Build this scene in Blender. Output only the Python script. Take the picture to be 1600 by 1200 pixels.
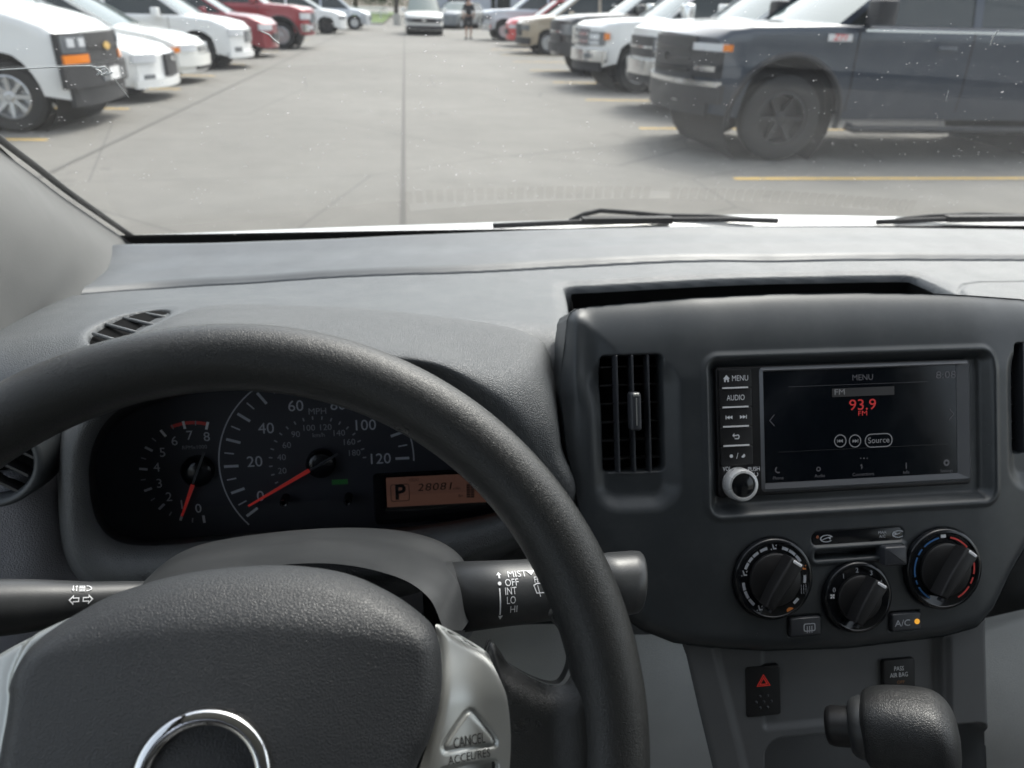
import bpy, bmesh, math, random
import numpy as np
from mathutils import Vector, Matrix

random.seed(7)
scene = bpy.context.scene
for o in list(bpy.data.objects):
    bpy.data.objects.remove(o)
COL = scene.collection
R = math.radians

# ------------------------------------------------------------------ camera
# x = right, y = forward along the parking aisle, z = up; the driver's eye is at x = y = 0
EYE = np.array([0.0, 0.0, 1.40])
FPX = 1180.0                      # focal length for a 1600 px wide picture


def camera_axes(vx=632.0, vy=6.0, slope=0.027):
    p = np.array([vx - 800, 600 - vy, -FPX])
    y = p / np.linalg.norm(p)
    d = np.array([1.0, -slope, 0.0])
    x = p - (p @ y) / (d @ y) * d
    x /= np.linalg.norm(x)
    if x[0] < 0:
        x = -x
    return np.stack([x, y, np.cross(x, y)], 1)


CAM = camera_axes()
cam_data = bpy.data.cameras.new('camera')
cam_data.sensor_width = 36.0
cam_data.lens = 36.0 * FPX / 1600.0
cam_data.clip_start = 0.01
cam_data.clip_end = 2000.0
cam_data.dof.use_dof = True
cam_data.dof.focus_distance = 0.46
cam_data.dof.aperture_fstop = 11.0
cam = bpy.data.objects.new('camera', cam_data)
COL.objects.link(cam)
m4 = np.eye(4)
m4[:3, :3] = CAM.T
m4[:3, 3] = EYE
cam.matrix_world = Matrix(m4.tolist())
scene.camera = cam

# ------------------------------------------------------------------ daylight
SUN_EL, SUN_AZ = 52.0, 35.0       # bright overcast, soft sun ahead and to the right
world = bpy.data.worlds.new('World')
scene.world = world
world.use_nodes = True
wn = world.node_tree.nodes
wl = world.node_tree.links
wn.clear()
sky = wn.new('ShaderNodeTexSky')
sky.sky_type = 'NISHITA'
sky.sun_disc = False
sky.sun_elevation = R(SUN_EL)
sky.sun_rotation = R(SUN_AZ)
sky.air_density = 1.0
sky.dust_density = 4.0
hs = wn.new('ShaderNodeHueSaturation')
hs.inputs['Saturation'].default_value = 0.42      # cloud cover washes the blue out
bg = wn.new('ShaderNodeBackground')
bg.inputs['Strength'].default_value = 0.15
wo = wn.new('ShaderNodeOutputWorld')
wl.new(sky.outputs[0], hs.inputs['Color'])
wl.new(hs.outputs[0], bg.inputs['Color'])
wl.new(bg.outputs[0], wo.inputs['Surface'])
sun_data = bpy.data.lights.new('sun', 'SUN')
sun_data.energy = 0.6
sun_data.angle = R(14)
sun_data.color = (1.0, 0.97, 0.92)
sun = bpy.data.objects.new('sun', sun_data)
COL.objects.link(sun)
sd = Vector((math.sin(R(SUN_AZ)) * math.cos(R(SUN_EL)), math.cos(R(SUN_AZ)) * math.cos(R(SUN_EL)), math.sin(R(SUN_EL))))
sun.rotation_euler = sd.to_track_quat('Z', 'Y').to_euler()
sun.location = (0, 0, 20)
scene.view_settings.view_transform = 'Standard'
scene.view_settings.look = 'None'
scene.view_settings.exposure = 1.40
scene.view_settings.gamma = 1.0
scene.render.engine = 'CYCLES'
scene.cycles.max_bounces = 7
scene.cycles.diffuse_bounces = 3
scene.cycles.glossy_bounces = 3
scene.cycles.transparent_max_bounces = 8
scene.cycles.transmission_bounces = 2


# ------------------------------------------------------------------ measuring helpers
def ray(px, py):
    w = CAM.T @ np.array([px - 800, 600 - py, -FPX])
    return w / np.linalg.norm(w)


def onY(px, py, Y):
    r = ray(px, py)
    return EYE + r * Y / r[1]


def onX(px, py, X):
    r = ray(px, py)
    return EYE + r * X / r[0]


def onZ(px, py, Z):
    r = ray(px, py)
    return EYE + r * (Z - EYE[2]) / r[2]


class Frame:
    """a working plane: u to the right, v up the plane, n towards the driver"""

    def __init__(s, o, tilt):
        t = R(tilt)
        s.o = np.array(o, float)
        s.u = np.array([1.0, 0, 0])
        s.v = np.array([0, math.sin(t), math.cos(t)])
        s.n = np.array([0, -math.cos(t), math.sin(t)])

    def at(s, u, v, h=0.0):
        return s.o + s.u * u + s.v * v + s.n * h

    def uv(s, px, py, h=0.0):
        r = ray(px, py)
        o = s.o + s.n * h
        p = EYE + r * ((o - EYE) @ s.n) / (r @ s.n) - o
        return np.array([p @ s.u, p @ s.v])

    def mat(s, u=0, v=0, h=0, rot=0.0):
        c, q = math.cos(rot), math.sin(rot)
        m = np.eye(4)
        m[:3, 0] = s.u * c + s.v * q
        m[:3, 1] = -s.u * q + s.v * c
        m[:3, 2] = s.n
        m[:3, 3] = s.at(u, v, h)
        return m


# ------------------------------------------------------------------ object helpers
def thing(name, label, cat, loc=(0, 0, 0), group=None, rz=0.0):
    o = bpy.data.objects.new(name, None)
    o.empty_display_size = 0.05
    COL.objects.link(o)
    o.location = Vector(loc)
    o.rotation_euler = (0, 0, rz)
    o['label'] = label
    o['category'] = cat
    if group:
        o['group'] = group
    return o


def tag(o, label, cat, group=None, kind=None):
    if label:
        o['label'] = label
    if cat:
        o['category'] = cat
    if group:
        o['group'] = group
    if kind:
        o['kind'] = kind
    return o


def world_of(o):
    m = o.matrix_basis.copy()
    p = o
    while p.parent:
        m = p.parent.matrix_basis @ p.matrix_parent_inverse @ m if False else (p.parent.matrix_basis @ p.matrix_parent_inverse @ m)
        p = p.parent
    return m


def link(name, me, mat=None, parent=None, smooth=True, recenter=True, label=None):
    """link a mesh whose vertices are in world metres; origin moves to its middle"""
    n = len(me.vertices)
    if smooth:
        me.polygons.foreach_set('use_smooth', [True] * len(me.polygons))
    loc = Vector((0, 0, 0))
    if recenter and n:
        co = np.empty(n * 3, np.float32)
        me.vertices.foreach_get('co', co)
        co = co.reshape(-1, 3)
        c = (co.min(0) + co.max(0)) / 2
        me.vertices.foreach_set('co', (co - c).ravel())
        loc = Vector(c.tolist())
    me.update()
    o = bpy.data.objects.new(name, me)
    COL.objects.link(o)
    o.location = loc
    if mat is not None:
        me.materials.append(mat)
    if parent is not None:
        o.parent = parent
        o.matrix_parent_inverse = world_of(parent).inverted()
    if label:
        o['label'] = label
    return o


def sharp(o, ang=35.0):
    me = o.data
    me.set_sharp_from_angle(angle=R(ang))
    return o


def crom(pts, n, closed=False):
    """resample a polyline with a Catmull-Rom curve"""
    P = np.array(pts, float)
    k = len(P)
    if closed:
        t = np.linspace(0, k, n, endpoint=False)
    else:
        t = np.linspace(0, k - 1, n)
    out = []
    for x in t:
        i = int(math.floor(x))
        if not closed:
            i = min(i, k - 2)
        f = x - i
        if closed:
            p0, p1, p2, p3 = P[(i - 1) % k], P[i % k], P[(i + 1) % k], P[(i + 2) % k]
        else:
            p1, p2 = P[i], P[i + 1]
            p0 = P[i - 1] if i > 0 else 2 * p1 - p2
            p3 = P[i + 2] if i + 2 < k else 2 * p2 - p1
        out.append(0.5 * ((2 * p1) + (-p0 + p2) * f + (2 * p0 - 5 * p1 + 4 * p2 - p3) * f * f + (-p0 + 3 * p1 - 3 * p2 + p3) * f ** 3))
    return np.array(out)


def mesh_from(V, Fc):
    me = bpy.data.meshes.new('m')
    me.from_pydata([tuple(map(float, v)) for v in V], [], Fc)
    return me


def grid_mesh(P, keep=None, wrap_j=False, flip=False):
    """P[ni, nj, 3] -> quad grid"""
    ni, nj = P.shape[:2]
    idx = np.arange(ni * nj).reshape(ni, nj)
    if wrap_j:
        a, b = idx[:-1, :], idx[1:, :]
        c, d = np.roll(b, -1, 1), np.roll(a, -1, 1)
    else:
        a, b, c, d = idx[:-1, :-1], idx[1:, :-1], idx[1:, 1:], idx[:-1, 1:]
    q = np.stack([a.ravel(), b.ravel(), c.ravel(), d.ravel()], 1)
    if flip:
        q = q[:, ::-1]
    if keep is not None:
        q = q[keep.ravel()]
    V = P.reshape(-1, 3)
    if keep is not None:
        used = np.zeros(len(V), bool)
        used[q.ravel()] = True
        remap = np.cumsum(used) - 1
        V = V[used]
        q = remap[q]
    me = bpy.data.meshes.new('g')
    me.vertices.add(len(V))
    me.vertices.foreach_set('co', V.astype(np.float32).ravel())
    me.loops.add(len(q) * 4)
    me.loops.foreach_set('vertex_index', q.astype(np.int32).ravel())
    me.polygons.add(len(q))
    me.polygons.foreach_set('loop_start', np.arange(0, len(q) * 4, 4, dtype=np.int32))
    me.update(calc_edges=True)
    return me


def loft(rows, ni, nj, closed=False):
    """rows: list of point lists (world) -> smooth surface through them"""
    A = np.array([crom(r, nj, closed) for r in rows])
    return np.stack([crom(A[:, j], ni) for j in range(nj)], 1)


class MB:
    """collects simple solids into one mesh"""

    def __init__(s):
        s.V, s.F = [], []

    def add(s, V, Fc, M=None):
        b = len(s.V)
        V = np.array(V, float)
        if M is not None:
            V = V @ np.array(M)[:3, :3].T + np.array(M)[:3, 3]
        s.V += [tuple(v) for v in V]
        s.F += [[i + b for i in f] for f in Fc]
        return s

    def box(s, c, d, M=None, bev=0.0):
        x, y, z = d[0] / 2, d[1] / 2, d[2] / 2
        if bev <= 0:
            V = [(c[0] + i * x, c[1] + j * y, c[2] + k * z) for i in (-1, 1) for j in (-1, 1) for k in (-1, 1)]
            return s.add(V, [[0, 1, 3, 2], [4, 6, 7, 5], [0, 4, 5, 1], [2, 3, 7, 6], [0, 2, 6, 4], [1, 5, 7, 3]], M)
        out = rrect(c[0], c[1], x, y, min(bev * 1.5, x * .9, y * .9), 3)
        return s.slab(out, c[2] - z, c[2] + z, bev, M)

    def slab(s, outline, z0, z1, bev=0.0, M=None):
        """solid from a 2D outline between z0 and z1 with a rounded top edge"""
        o = np.array(outline)
        n = len(o)
        loops = [np.c_[o, np.full(n, z0)]]
        if bev > 0:
            for a in (0, 30, 60, 90):
                loops.append(np.c_[inset(o, bev * (1 - math.cos(R(a)))), np.full(n, z1 - bev + bev * math.sin(R(a)))])
        else:
            loops.append(np.c_[o, np.full(n, z1)])
        V = np.concatenate(loops)
        Fc = []
        for k in range(len(loops) - 1):
            for i in range(n):
                j = (i + 1) % n
                Fc.append([k * n + i, k * n + j, (k + 1) * n + j, (k + 1) * n + i])
        Fc.append(list(range((len(loops) - 1) * n, len(loops) * n)))
        Fc.append(list(range(n))[::-1])
        return s.add(V, Fc, M)

    def lathe(s, prof, n=32, M=None, cap=True):
        """prof: list of (r, z), turned about z"""
        k = len(prof)
        V = []
        for r, z in prof:
            for i in range(n):
                a = 2 * math.pi * i / n
                V.append((r * math.cos(a), r * math.sin(a), z))
        Fc = []
        for q in range(k - 1):
            for i in range(n):
                j = (i + 1) % n
                Fc.append([q * n + i, q * n + j, (q + 1) * n + j, (q + 1) * n + i])
        if cap:
            Fc.append(list(range((k - 1) * n, k * n)))
            Fc.append(list(range(n))[::-1])
        return s.add(V, Fc, M)

    def tube(s, pts, rad, n=10, M=None, cap=True):
        P = np.array(pts, float)
        k = len(P)
        rad = np.full(k, rad) if np.isscalar(rad) else np.array(rad)
        V = []
        up = np.array([0.0, 0, 1])
        for i in range(k):
            t = P[min(i + 1, k - 1)] - P[max(i - 1, 0)]
            t /= np.linalg.norm(t)
            a = np.cross(t, up if abs(t @ up) < 0.95 else np.array([0, 1.0, 0]))
            a /= np.linalg.norm(a)
            b = np.cross(a, t)
            for j in range(n):
                w = 2 * math.pi * j / n
                V.append(P[i] + rad[i] * (a * math.cos(w) + b * math.sin(w)))
        Fc = []
        for i in range(k - 1):
            for j in range(n):
                l = (j + 1) % n
                Fc.append([i * n + j, i * n + l, (i + 1) * n + l, (i + 1) * n + j])
        if cap:
            Fc.append(list(range(n))[::-1])
            Fc.append(list(range((k - 1) * n, k * n)))
        return s.add(V, Fc, M)

    def poly(s, pts, M=None):
        return s.add(pts, [list(range(len(pts)))], M)

    def build(s, name, mat, parent=None, smooth=False, ang=None, label=None):
        me = mesh_from(s.V, s.F)
        bm = bmesh.new()
        bm.from_mesh(me)
        bmesh.ops.recalc_face_normals(bm, faces=bm.faces)
        bm.to_mesh(me)
        bm.free()
        o = link(name, me, mat, parent, smooth=smooth or ang is not None, label=label)
        if ang is not None:
            sharp(o, ang)
        return o


def rrect(cx, cy, hw, hh, r, k=5):
    out = []
    for (sx, sy, a0) in ((1, 1, 0), (-1, 1, 90), (-1, -1, 180), (1, -1, 270)):
        for i in range(k + 1):
            a = R(a0 + 90 * i / k)
            out.append((cx + sx * (hw - r) + r * math.cos(a), cy + sy * (hh - r) + r * math.sin(a)))
    return np.array(out)


def inset(o, d):
    o = np.array(o)
    a, b = np.roll(o, 1, 0), np.roll(o, -1, 0)
    t1, t2 = o - a, b - o
    n1 = np.c_[-t1[:, 1], t1[:, 0]] / (np.linalg.norm(t1, axis=1)[:, None] + 1e-12)
    n2 = np.c_[-t2[:, 1], t2[:, 0]] / (np.linalg.norm(t2, axis=1)[:, None] + 1e-12)
    n = n1 + n2
    n /= np.maximum((n * n).sum(1), 0.4)[:, None] / 2
    area = 0.5 * np.sum(o[:, 0] * b[:, 1] - b[:, 0] * o[:, 1])
    return o + n * d * (1 if area > 0 else -1)


def arc_band(r0, r1, a0, a1, n=24):
    a = np.radians(np.linspace(a0, a1, n))
    return np.concatenate([np.c_[r1 * np.cos(a), r1 * np.sin(a)], np.c_[r0 * np.cos(a), r0 * np.sin(a)][::-1]])


def strip_faces(m):
    return [[i, i + 1, 2 * m - 2 - i, 2 * m - 1 - i] for i in range(m - 1)]


# signed distances on arrays (negative inside)
def sd_rr(U, V, cx, cy, hw, hh, r):
    qx = np.abs(U - cx) - hw + r
    qy = np.abs(V - cy) - hh + r
    return np.minimum(np.maximum(qx, qy), 0) + np.hypot(np.maximum(qx, 0), np.maximum(qy, 0)) - r


def sd_poly(U, V, poly):
    P = np.array(poly, float)
    d = np.full(U.shape, 1e9)
    inside = np.zeros(U.shape, bool)
    n = len(P)
    for i in range(n):
        a, b = P[i], P[(i + 1) % n]
        e = b - a
        wx, wy = U - a[0], V - a[1]
        t = np.clip((wx * e[0] + wy * e[1]) / (e @ e + 1e-15), 0, 1)
        d = np.minimum(d, np.hypot(wx - e[0] * t, wy - e[1] * t))
        c = (a[1] <= V) != (b[1] <= V)
        with np.errstate(divide='ignore', invalid='ignore'):
            xi = a[0] + (V - a[1]) / (e[1] if e[1] != 0 else 1e-12) * e[0]
        inside ^= c & (U < xi)
    return np.where(inside, -d, d)


def sd_line(U, V, pts):
    P = np.array(pts, float)
    d = np.full(U.shape, 1e9)
    for a, b in zip(P[:-1], P[1:]):
        e = b - a
        wx, wy = U - a[0], V - a[1]
        t = np.clip((wx * e[0] + wy * e[1]) / (e @ e + 1e-15), 0, 1)
        d = np.minimum(d, np.hypot(wx - e[0] * t, wy - e[1] * t))
    return d


def sstep(a, b, x):
    t = np.clip((x - a) / (b - a), 0, 1)
    return t * t * (3 - 2 * t)


def edge_drop(e, rad, depth=None):
    """rounded edge: how far the surface falls at distance e inside the outline"""
    depth = rad if depth is None else depth
    t = 0.94 * np.clip(1 - e / rad, 0, 1)
    return depth * (1 - np.sqrt(np.maximum(0, 1 - t * t)))


def snap(U, V, so):
    """pull the first row of grid points beyond an outline back onto it"""
    st = U[1, 0] - U[0, 0]
    gu, gv = np.gradient(so, st)
    g = np.hypot(gu, gv) + 1e-9
    d = np.where((so > 0) & (so < 2.2 * st), so, 0) / g ** 2
    return U - gu * d, V - gv * d, so < 1.45 * st


def blur(H, n):
    for _ in range(n):
        P = np.pad(H, 1, mode='edge')
        H = (P[:-2, 1:-1] + P[2:, 1:-1] + P[1:-1, :-2] + P[1:-1, 2:] + 2 * P[1:-1, 1:-1]) / 6
    return H


def field(name, fr, us, vs, Hf, mat, parent, keep=None, label=None, so=None):
    """height field on a Frame; U, V, H in metres"""
    U, V = np.meshgrid(us, vs, indexing='ij')
    if so is not None:
        U, V, keep = snap(U, V, so)
    H = Hf
    P = fr.o + U[..., None] * fr.u + V[..., None] * fr.v + H[..., None] * fr.n
    kq = None
    if keep is not None:
        kq = keep[:-1, :-1] & keep[1:, :-1] & keep[1:, 1:] & keep[:-1, 1:]
    return link(name, grid_mesh(P, kq), mat, parent, label=label)


FONT_CACHE = {}


def text_mesh(s, size=1.0, bold=0.0, shear=0.0, space=1.0):
    key = (s, bold, shear, space)
    if key not in FONT_CACHE:
        cu = bpy.data.curves.new('txt', 'FONT')
        cu.body = s
        cu.align_x = 'CENTER'
        cu.align_y = 'CENTER'
        cu.offset = bold
        cu.shear = shear
        cu.space_character = space
        cu.resolution_u = 3
        o = bpy.data.objects.new('txt', cu)
        COL.objects.link(o)
        dg = bpy.context.evaluated_depsgraph_get()
        me = bpy.data.meshes.new_from_object(o.evaluated_get(dg))
        V = np.array([v.co[:] for v in me.vertices]).reshape(-1, 3)
        Fc = [list(p.vertices) for p in me.polygons]
        bpy.data.objects.remove(o)
        bpy.data.meshes.remove(me)
        FONT_CACHE[key] = (V, Fc)
    V, Fc = FONT_CACHE[key]
    return V * size, Fc


def text(name, s, size, M, mat, parent, width=None, **k):
    """flat lettering: size = height of a line in metres; M = 4x4 placing it"""
    V, Fc = text_mesh(s, size, **k)
    V = V.copy()
    if width:
        V[:, 0] *= width / (V[:, 0].max() - V[:, 0].min())
    return MB().add(V, Fc, M).build(name, mat, parent)


# ------------------------------------------------------------------ materials
MATS = {}


def nodes(name):
    m = bpy.data.materials.new(name)
    m.use_nodes = True
    nt = m.node_tree
    b = nt.nodes['Principled BSDF']
    return m, nt, b


def mth(nt, op, a, b=None, clamp=False):
    n = nt.nodes.new('ShaderNodeMath')
    n.operation = op
    n.use_clamp = clamp
    for i, v in enumerate((a, b)):
        if v is None:
            continue
        if isinstance(v, (int, float)):
            n.inputs[i].default_value = v
        else:
            nt.links.new(v, n.inputs[i])
    return n.outputs[0]


def noise(nt, vec, scale, detail=3.0, rough=0.55):
    n = nt.nodes.new('ShaderNodeTexNoise')
    n.inputs['Scale'].default_value = scale
    n.inputs['Detail'].default_value = detail
    n.inputs['Roughness'].default_value = rough
    if vec is not None:
        nt.links.new(vec, n.inputs['Vector'])
    return n.outputs['Fac']


def voro(nt, vec, scale, feature='F1', out='Distance', rnd=1.0):
    n = nt.nodes.new('ShaderNodeTexVoronoi')
    n.feature = feature
    n.inputs['Scale'].default_value = scale
    n.inputs['Randomness'].default_value = rnd
    if vec is not None:
        nt.links.new(vec, n.inputs['Vector'])
    return n.outputs[out]


def coords(nt, which='Object'):
    return nt.nodes.new('ShaderNodeTexCoord').outputs[which]


def ramp(nt, fac, stops):
    n = nt.nodes.new('ShaderNodeValToRGB')
    cr = n.color_ramp
    cr.elements[0].position, cr.elements[0].color = stops[0][0], (*stops[0][1], 1)
    cr.elements[1].position, cr.elements[1].color = stops[-1][0], (*stops[-1][1], 1)
    for p, c in stops[1:-1]:
        e = cr.elements.new(p)
        e.color = (*c, 1)
    nt.links.new(fac, n.inputs[0])
    return n.outputs[0]


def mixc(nt, fac, a, b):
    n = nt.nodes.new('ShaderNodeMix')
    n.data_type = 'RGBA'
    for sck, v in ((n.inputs[0], fac), (n.inputs[6], a), (n.inputs[7], b)):
        if isinstance(v, (int, float)):
            sck.default_value = v
        elif isinstance(v, tuple):
            sck.default_value = (*v, 1)
        else:
            nt.links.new(v, sck)
    return n.outputs[2]


def bump(nt, b, height, dist, strength=1.0):
    n = nt.nodes.new('ShaderNodeBump')
    n.inputs['Distance'].default_value = dist
    n.inputs['Strength'].default_value = strength
    nt.links.new(height, n.inputs['Height'])
    nt.links.new(n.outputs[0], b.inputs['Normal'])


def plastic(name, col, rough=0.5, grain=0.0, depth=0.0002, dust=0.0, spec=0.5, fine=0.0, wrinkle=False, sheen=0.0):
    """moulded cabin plastic: leather or spark grain, handling gloss, loose dust"""
    m, nt, b = nodes(name)
    v = coords(nt)
    big = noise(nt, v, 9.0, 4.0)
    c2 = tuple(min(1, x * 1.25) for x in col)
    c1 = tuple(x * 0.85 for x in col)
    colo = mixc(nt, big, c1, c2)
    if dust > 0:
        d = voro(nt, v, 160.0)
        dn = noise(nt, v, 14.0, 2.0)
        thr = mth(nt, 'MULTIPLY', dn, 0.11)
        spk = mth(nt, 'LESS_THAN', d, mth(nt, 'SUBTRACT', thr, 0.048 - 0.012 * dust))
        colo = mixc(nt, mth(nt, 'MULTIPLY', spk, 0.55), colo, (0.6, 0.6, 0.58))
        film = mth(nt, 'MULTIPLY', mth(nt, 'SUBTRACT', noise(nt, v, 30.0, 5.0, 0.7), 0.45, True), 0.35 * dust, True)
        colo = mixc(nt, film, colo, (0.32, 0.32, 0.31))
    nt.links.new(colo, b.inputs['Base Color'])
    rr = mth(nt, 'ADD', mth(nt, 'MULTIPLY', noise(nt, v, 22.0, 4.0), 0.22), rough - 0.11)
    nt.links.new(rr, b.inputs['Roughness'])
    b.inputs['Specular IOR Level'].default_value = spec
    if sheen:
        b.inputs['Sheen Weight'].default_value = sheen
    if grain > 0:
        if wrinkle:
            mp = nt.nodes.new('ShaderNodeMapping')
            nt.links.new(v, mp.inputs[0])
            wv = nt.nodes.new('ShaderNodeVectorMath')
            wv.operation = 'ADD'
            nz = nt.nodes.new('ShaderNodeTexNoise')
            nz.inputs['Scale'].default_value = grain * 0.8
            nt.links.new(v, nz.inputs['Vector'])
            sc = nt.nodes.new('ShaderNodeVectorMath')
            sc.operation = 'SCALE'
            sc.inputs['Scale'].default_value = 1.2 / grain
            nt.links.new(nz.outputs['Color'], sc.inputs[0])
            nt.links.new(v, wv.inputs[0])
            nt.links.new(sc.outputs[0], wv.inputs[1])
            vv = wv.outputs[0]
        else:
            vv = v
        h = voro(nt, vv, grain, 'DISTANCE_TO_EDGE')
        h = mth(nt, 'MINIMUM', h, 0.22)
        h2 = noise(nt, vv, grain * 1.7, 2.0)
        hh = mth(nt, 'ADD', mth(nt, 'MULTIPLY', h, 3.2), mth(nt, 'MULTIPLY', h2, 0.7))
        bump(nt, b, hh, depth)
    elif fine > 0:
        bump(nt, b, noise(nt, v, fine, 2.0), depth)
    return m


def flat(name, col, rough=0.5, metal=0.0, spec=0.5, emit=None, es=1.0, coat=0.0):
    m, nt, b = nodes(name)
    b.inputs['Base Color'].default_value = (*col, 1)
    b.inputs['Roughness'].default_value = rough
    b.inputs['Metallic'].default_value = metal
    b.inputs['Specular IOR Level'].default_value = spec
    b.inputs['Coat Weight'].default_value = coat
    if emit:
        b.inputs['Emission Color'].default_value = (*emit, 1)
        b.inputs['Emission Strength'].default_value = es
    v = coords(nt)
    n = noise(nt, v, 60.0, 3.0)
    nt.links.new(mth(nt, 'ADD', mth(nt, 'MULTIPLY', n, 0.12), max(0.0, rough - 0.06)), b.inputs['Roughness'])
    return m


def thin_glass(name, tint, dirt=0.0, refl=1.0, specks=False, rough=0.0):
    """single pane: mostly clear, mirror reflection growing at grazing angles, dust lying on it"""
    m = bpy.data.materials.new(name)
    m.use_nodes = True
    nt = m.node_tree
    nt.nodes.clear()
    out = nt.nodes.new('ShaderNodeOutputMaterial')
    tr = nt.nodes.new('ShaderNodeBsdfTransparent')
    tr.inputs[0].default_value = (*tint, 1)
    gl = nt.nodes.new('ShaderNodeBsdfGlossy')
    gl.inputs['Roughness'].default_value = rough
    lw = nt.nodes.new('ShaderNodeLayerWeight')
    lw.inputs[0].default_value = 0.5
    f = mth(nt, 'ADD', mth(nt, 'MULTIPLY', mth(nt, 'POWER', lw.outputs['Facing'], 5.0), 0.95 * refl), 0.05 * refl)
    mx = nt.nodes.new('ShaderNodeMixShader')
    nt.links.new(f, mx.inputs[0])
    nt.links.new(tr.outputs[0], mx.inputs[1])
    nt.links.new(gl.outputs[0], mx.inputs[2])
    last = mx.outputs[0]
    if dirt > 0:
        v = coords(nt)
        df = nt.nodes.new('ShaderNodeBsdfDiffuse')
        df.inputs[0].default_value = (0.75, 0.75, 0.73, 1)
        tl = nt.nodes.new('ShaderNodeBsdfTranslucent')
        tl.inputs[0].default_value = (0.85, 0.86, 0.86, 1)
        ad = nt.nodes.new('ShaderNodeMixShader')
        ad.inputs[0].default_value = 0.6
        nt.links.new(df.outputs[0], ad.inputs[1])
        nt.links.new(tl.outputs[0], ad.inputs[2])
        film = mth(nt, 'MULTIPLY', mth(nt, 'ADD', noise(nt, v, 4.0, 5.0, 0.65), 0.35), dirt)
        fac = film
        if specks:
            def dots(scale, size, thin):
                d = voro(nt, v, scale)
                keep = mth(nt, 'GREATER_THAN', noise(nt, v, scale * 0.21, 2.0), thin)
                return mth(nt, 'MULTIPLY', mth(nt, 'LESS_THAN', d, size), keep)
            s1 = dots(85.0, 0.075, 0.56)
            s2 = dots(34.0, 0.048, 0.56)
            s3 = dots(190.0, 0.14, 0.565)
            sp = mth(nt, 'MAXIMUM', mth(nt, 'MAXIMUM', s1, s2), s3)
            # faint wiped smears
            mp = nt.nodes.new('ShaderNodeMapping')
            mp.inputs['Rotation'].default_value = (0, 0, 0.7)
            mp.inputs['Scale'].default_value = (60.0, 4.0, 4.0)
            nt.links.new(v, mp.inputs[0])
            st = mth(nt, 'GREATER_THAN', noise(nt, mp.outputs[0], 1.0, 3.0, 0.6), 0.60)
            fac = mth(nt, 'ADD', fac, mth(nt, 'MULTIPLY', mth(nt, 'MULTIPLY', sp, noise(nt, v, 55.0, 2.0)), 0.55), True)
            fac = mth(nt, 'ADD', fac, mth(nt, 'MULTIPLY', st, 0.004), True)
        m2 = nt.nodes.new('ShaderNodeMixShader')
        nt.links.new(fac, m2.inputs[0])
        nt.links.new(last, m2.inputs[1])
        nt.links.new(ad.outputs[0], m2.inputs[2])
        last = m2.outputs[0]
    nt.links.new(last, out.inputs['Surface'])
    return m


def paint(name, col, flake=0.0, metal=0.0, rough=0.28):
    m, nt, b = nodes(name)
    v = coords(nt)
    dirt = mth(nt, 'MULTIPLY', mth(nt, 'SUBTRACT', noise(nt, v, 1.6, 6.0, 0.7), 0.42, True), 0.5, True)
    nt.links.new(mixc(nt, dirt, col, tuple(0.55 * c + 0.09 for c in col)), b.inputs['Base Color'])
    b.inputs['Roughness'].default_value = rough
    b.inputs['Metallic'].default_value = metal
    b.inputs['Coat Weight'].default_value = 0.8
    b.inputs['Coat Roughness'].default_value = 0.05
    return m


# cabin
M_DASH = plastic('dash_top_plastic', (0.080, 0.087, 0.093), 0.42, grain=620, depth=0.00022, dust=1.0, spec=0.6)
M_FRONT = plastic('dash_front_plastic', (0.076, 0.083, 0.089), 0.45, grain=0, fine=900, depth=0.00008, dust=0.7, spec=0.6)
M_HOOD = plastic('hood_leather_grain', (0.080, 0.085, 0.089), 0.43, grain=620, depth=0.0004, dust=0.5, spec=0.55, wrinkle=True)
M_RIM = plastic('wheel_rim_vinyl', (0.022, 0.023, 0.023), 0.30, grain=1100, depth=0.00009, dust=0.0, wrinkle=True, spec=0.5)
M_PAD = plastic('airbag_vinyl', (0.030, 0.032, 0.035), 0.43, grain=720, depth=0.00013, dust=0.0, wrinkle=True, spec=0.55)
M_STACK = plastic('fascia_plastic', (0.036, 0.041, 0.045), 0.38, fine=1500, depth=0.00003, dust=0.5, spec=0.5)
M_CONS = plastic('console_plastic', (0.115, 0.119, 0.123), 0.45, fine=1300, depth=0.00005, dust=0.3)
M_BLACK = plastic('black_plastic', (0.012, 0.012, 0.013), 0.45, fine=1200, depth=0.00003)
M_GLOSSB = flat('gloss_black', (0.008, 0.009, 0.011), 0.14)
M_VOID = flat('void_shade_black', (0.004, 0.004, 0.004), 0.8, spec=0.1)  # near-black for hollows; the shade of their depth is put into the colour
M_SHROUD = plastic('shroud_plastic', (0.040, 0.042, 0.044), 0.33, fine=1000, depth=0.00006, dust=0.5)
M_STALK = plastic('stalk_plastic', (0.04, 0.042, 0.044), 0.38, fine=1200, depth=0.00005, dust=0.5)
M_LEFT = plastic('left_panel_plastic', (0.32, 0.325, 0.36), 0.5, grain=520, depth=0.0003, dust=0.2)
M_KNEE = plastic('knee_panel_grey', (0.58, 0.59, 0.57), 0.5, grain=560, depth=0.0003, dust=0.2)
M_TRIM = plastic('pillar_cloth_grey', (0.145, 0.146, 0.143), 0.6, fine=700, depth=0.0001)
M_LINER = plastic('headliner_grey', (0.45, 0.45, 0.43), 0.9, fine=500, depth=0.0003, spec=0.2)
M_DARKIN = plastic('cabin_dark_trim', (0.11, 0.11, 0.11), 0.7, fine=500, depth=0.0002, spec=0.3)
M_SILVER = flat('satin_silver', (0.52, 0.53, 0.51), 0.33, metal=0.65)
M_KNOBSIL = flat('knob_silver', (0.82, 0.82, 0.82), 0.28, metal=0.45)
M_STRIP = flat('bright_strip', (0.92, 0.92, 0.92), 0.35, metal=0.1)
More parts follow.
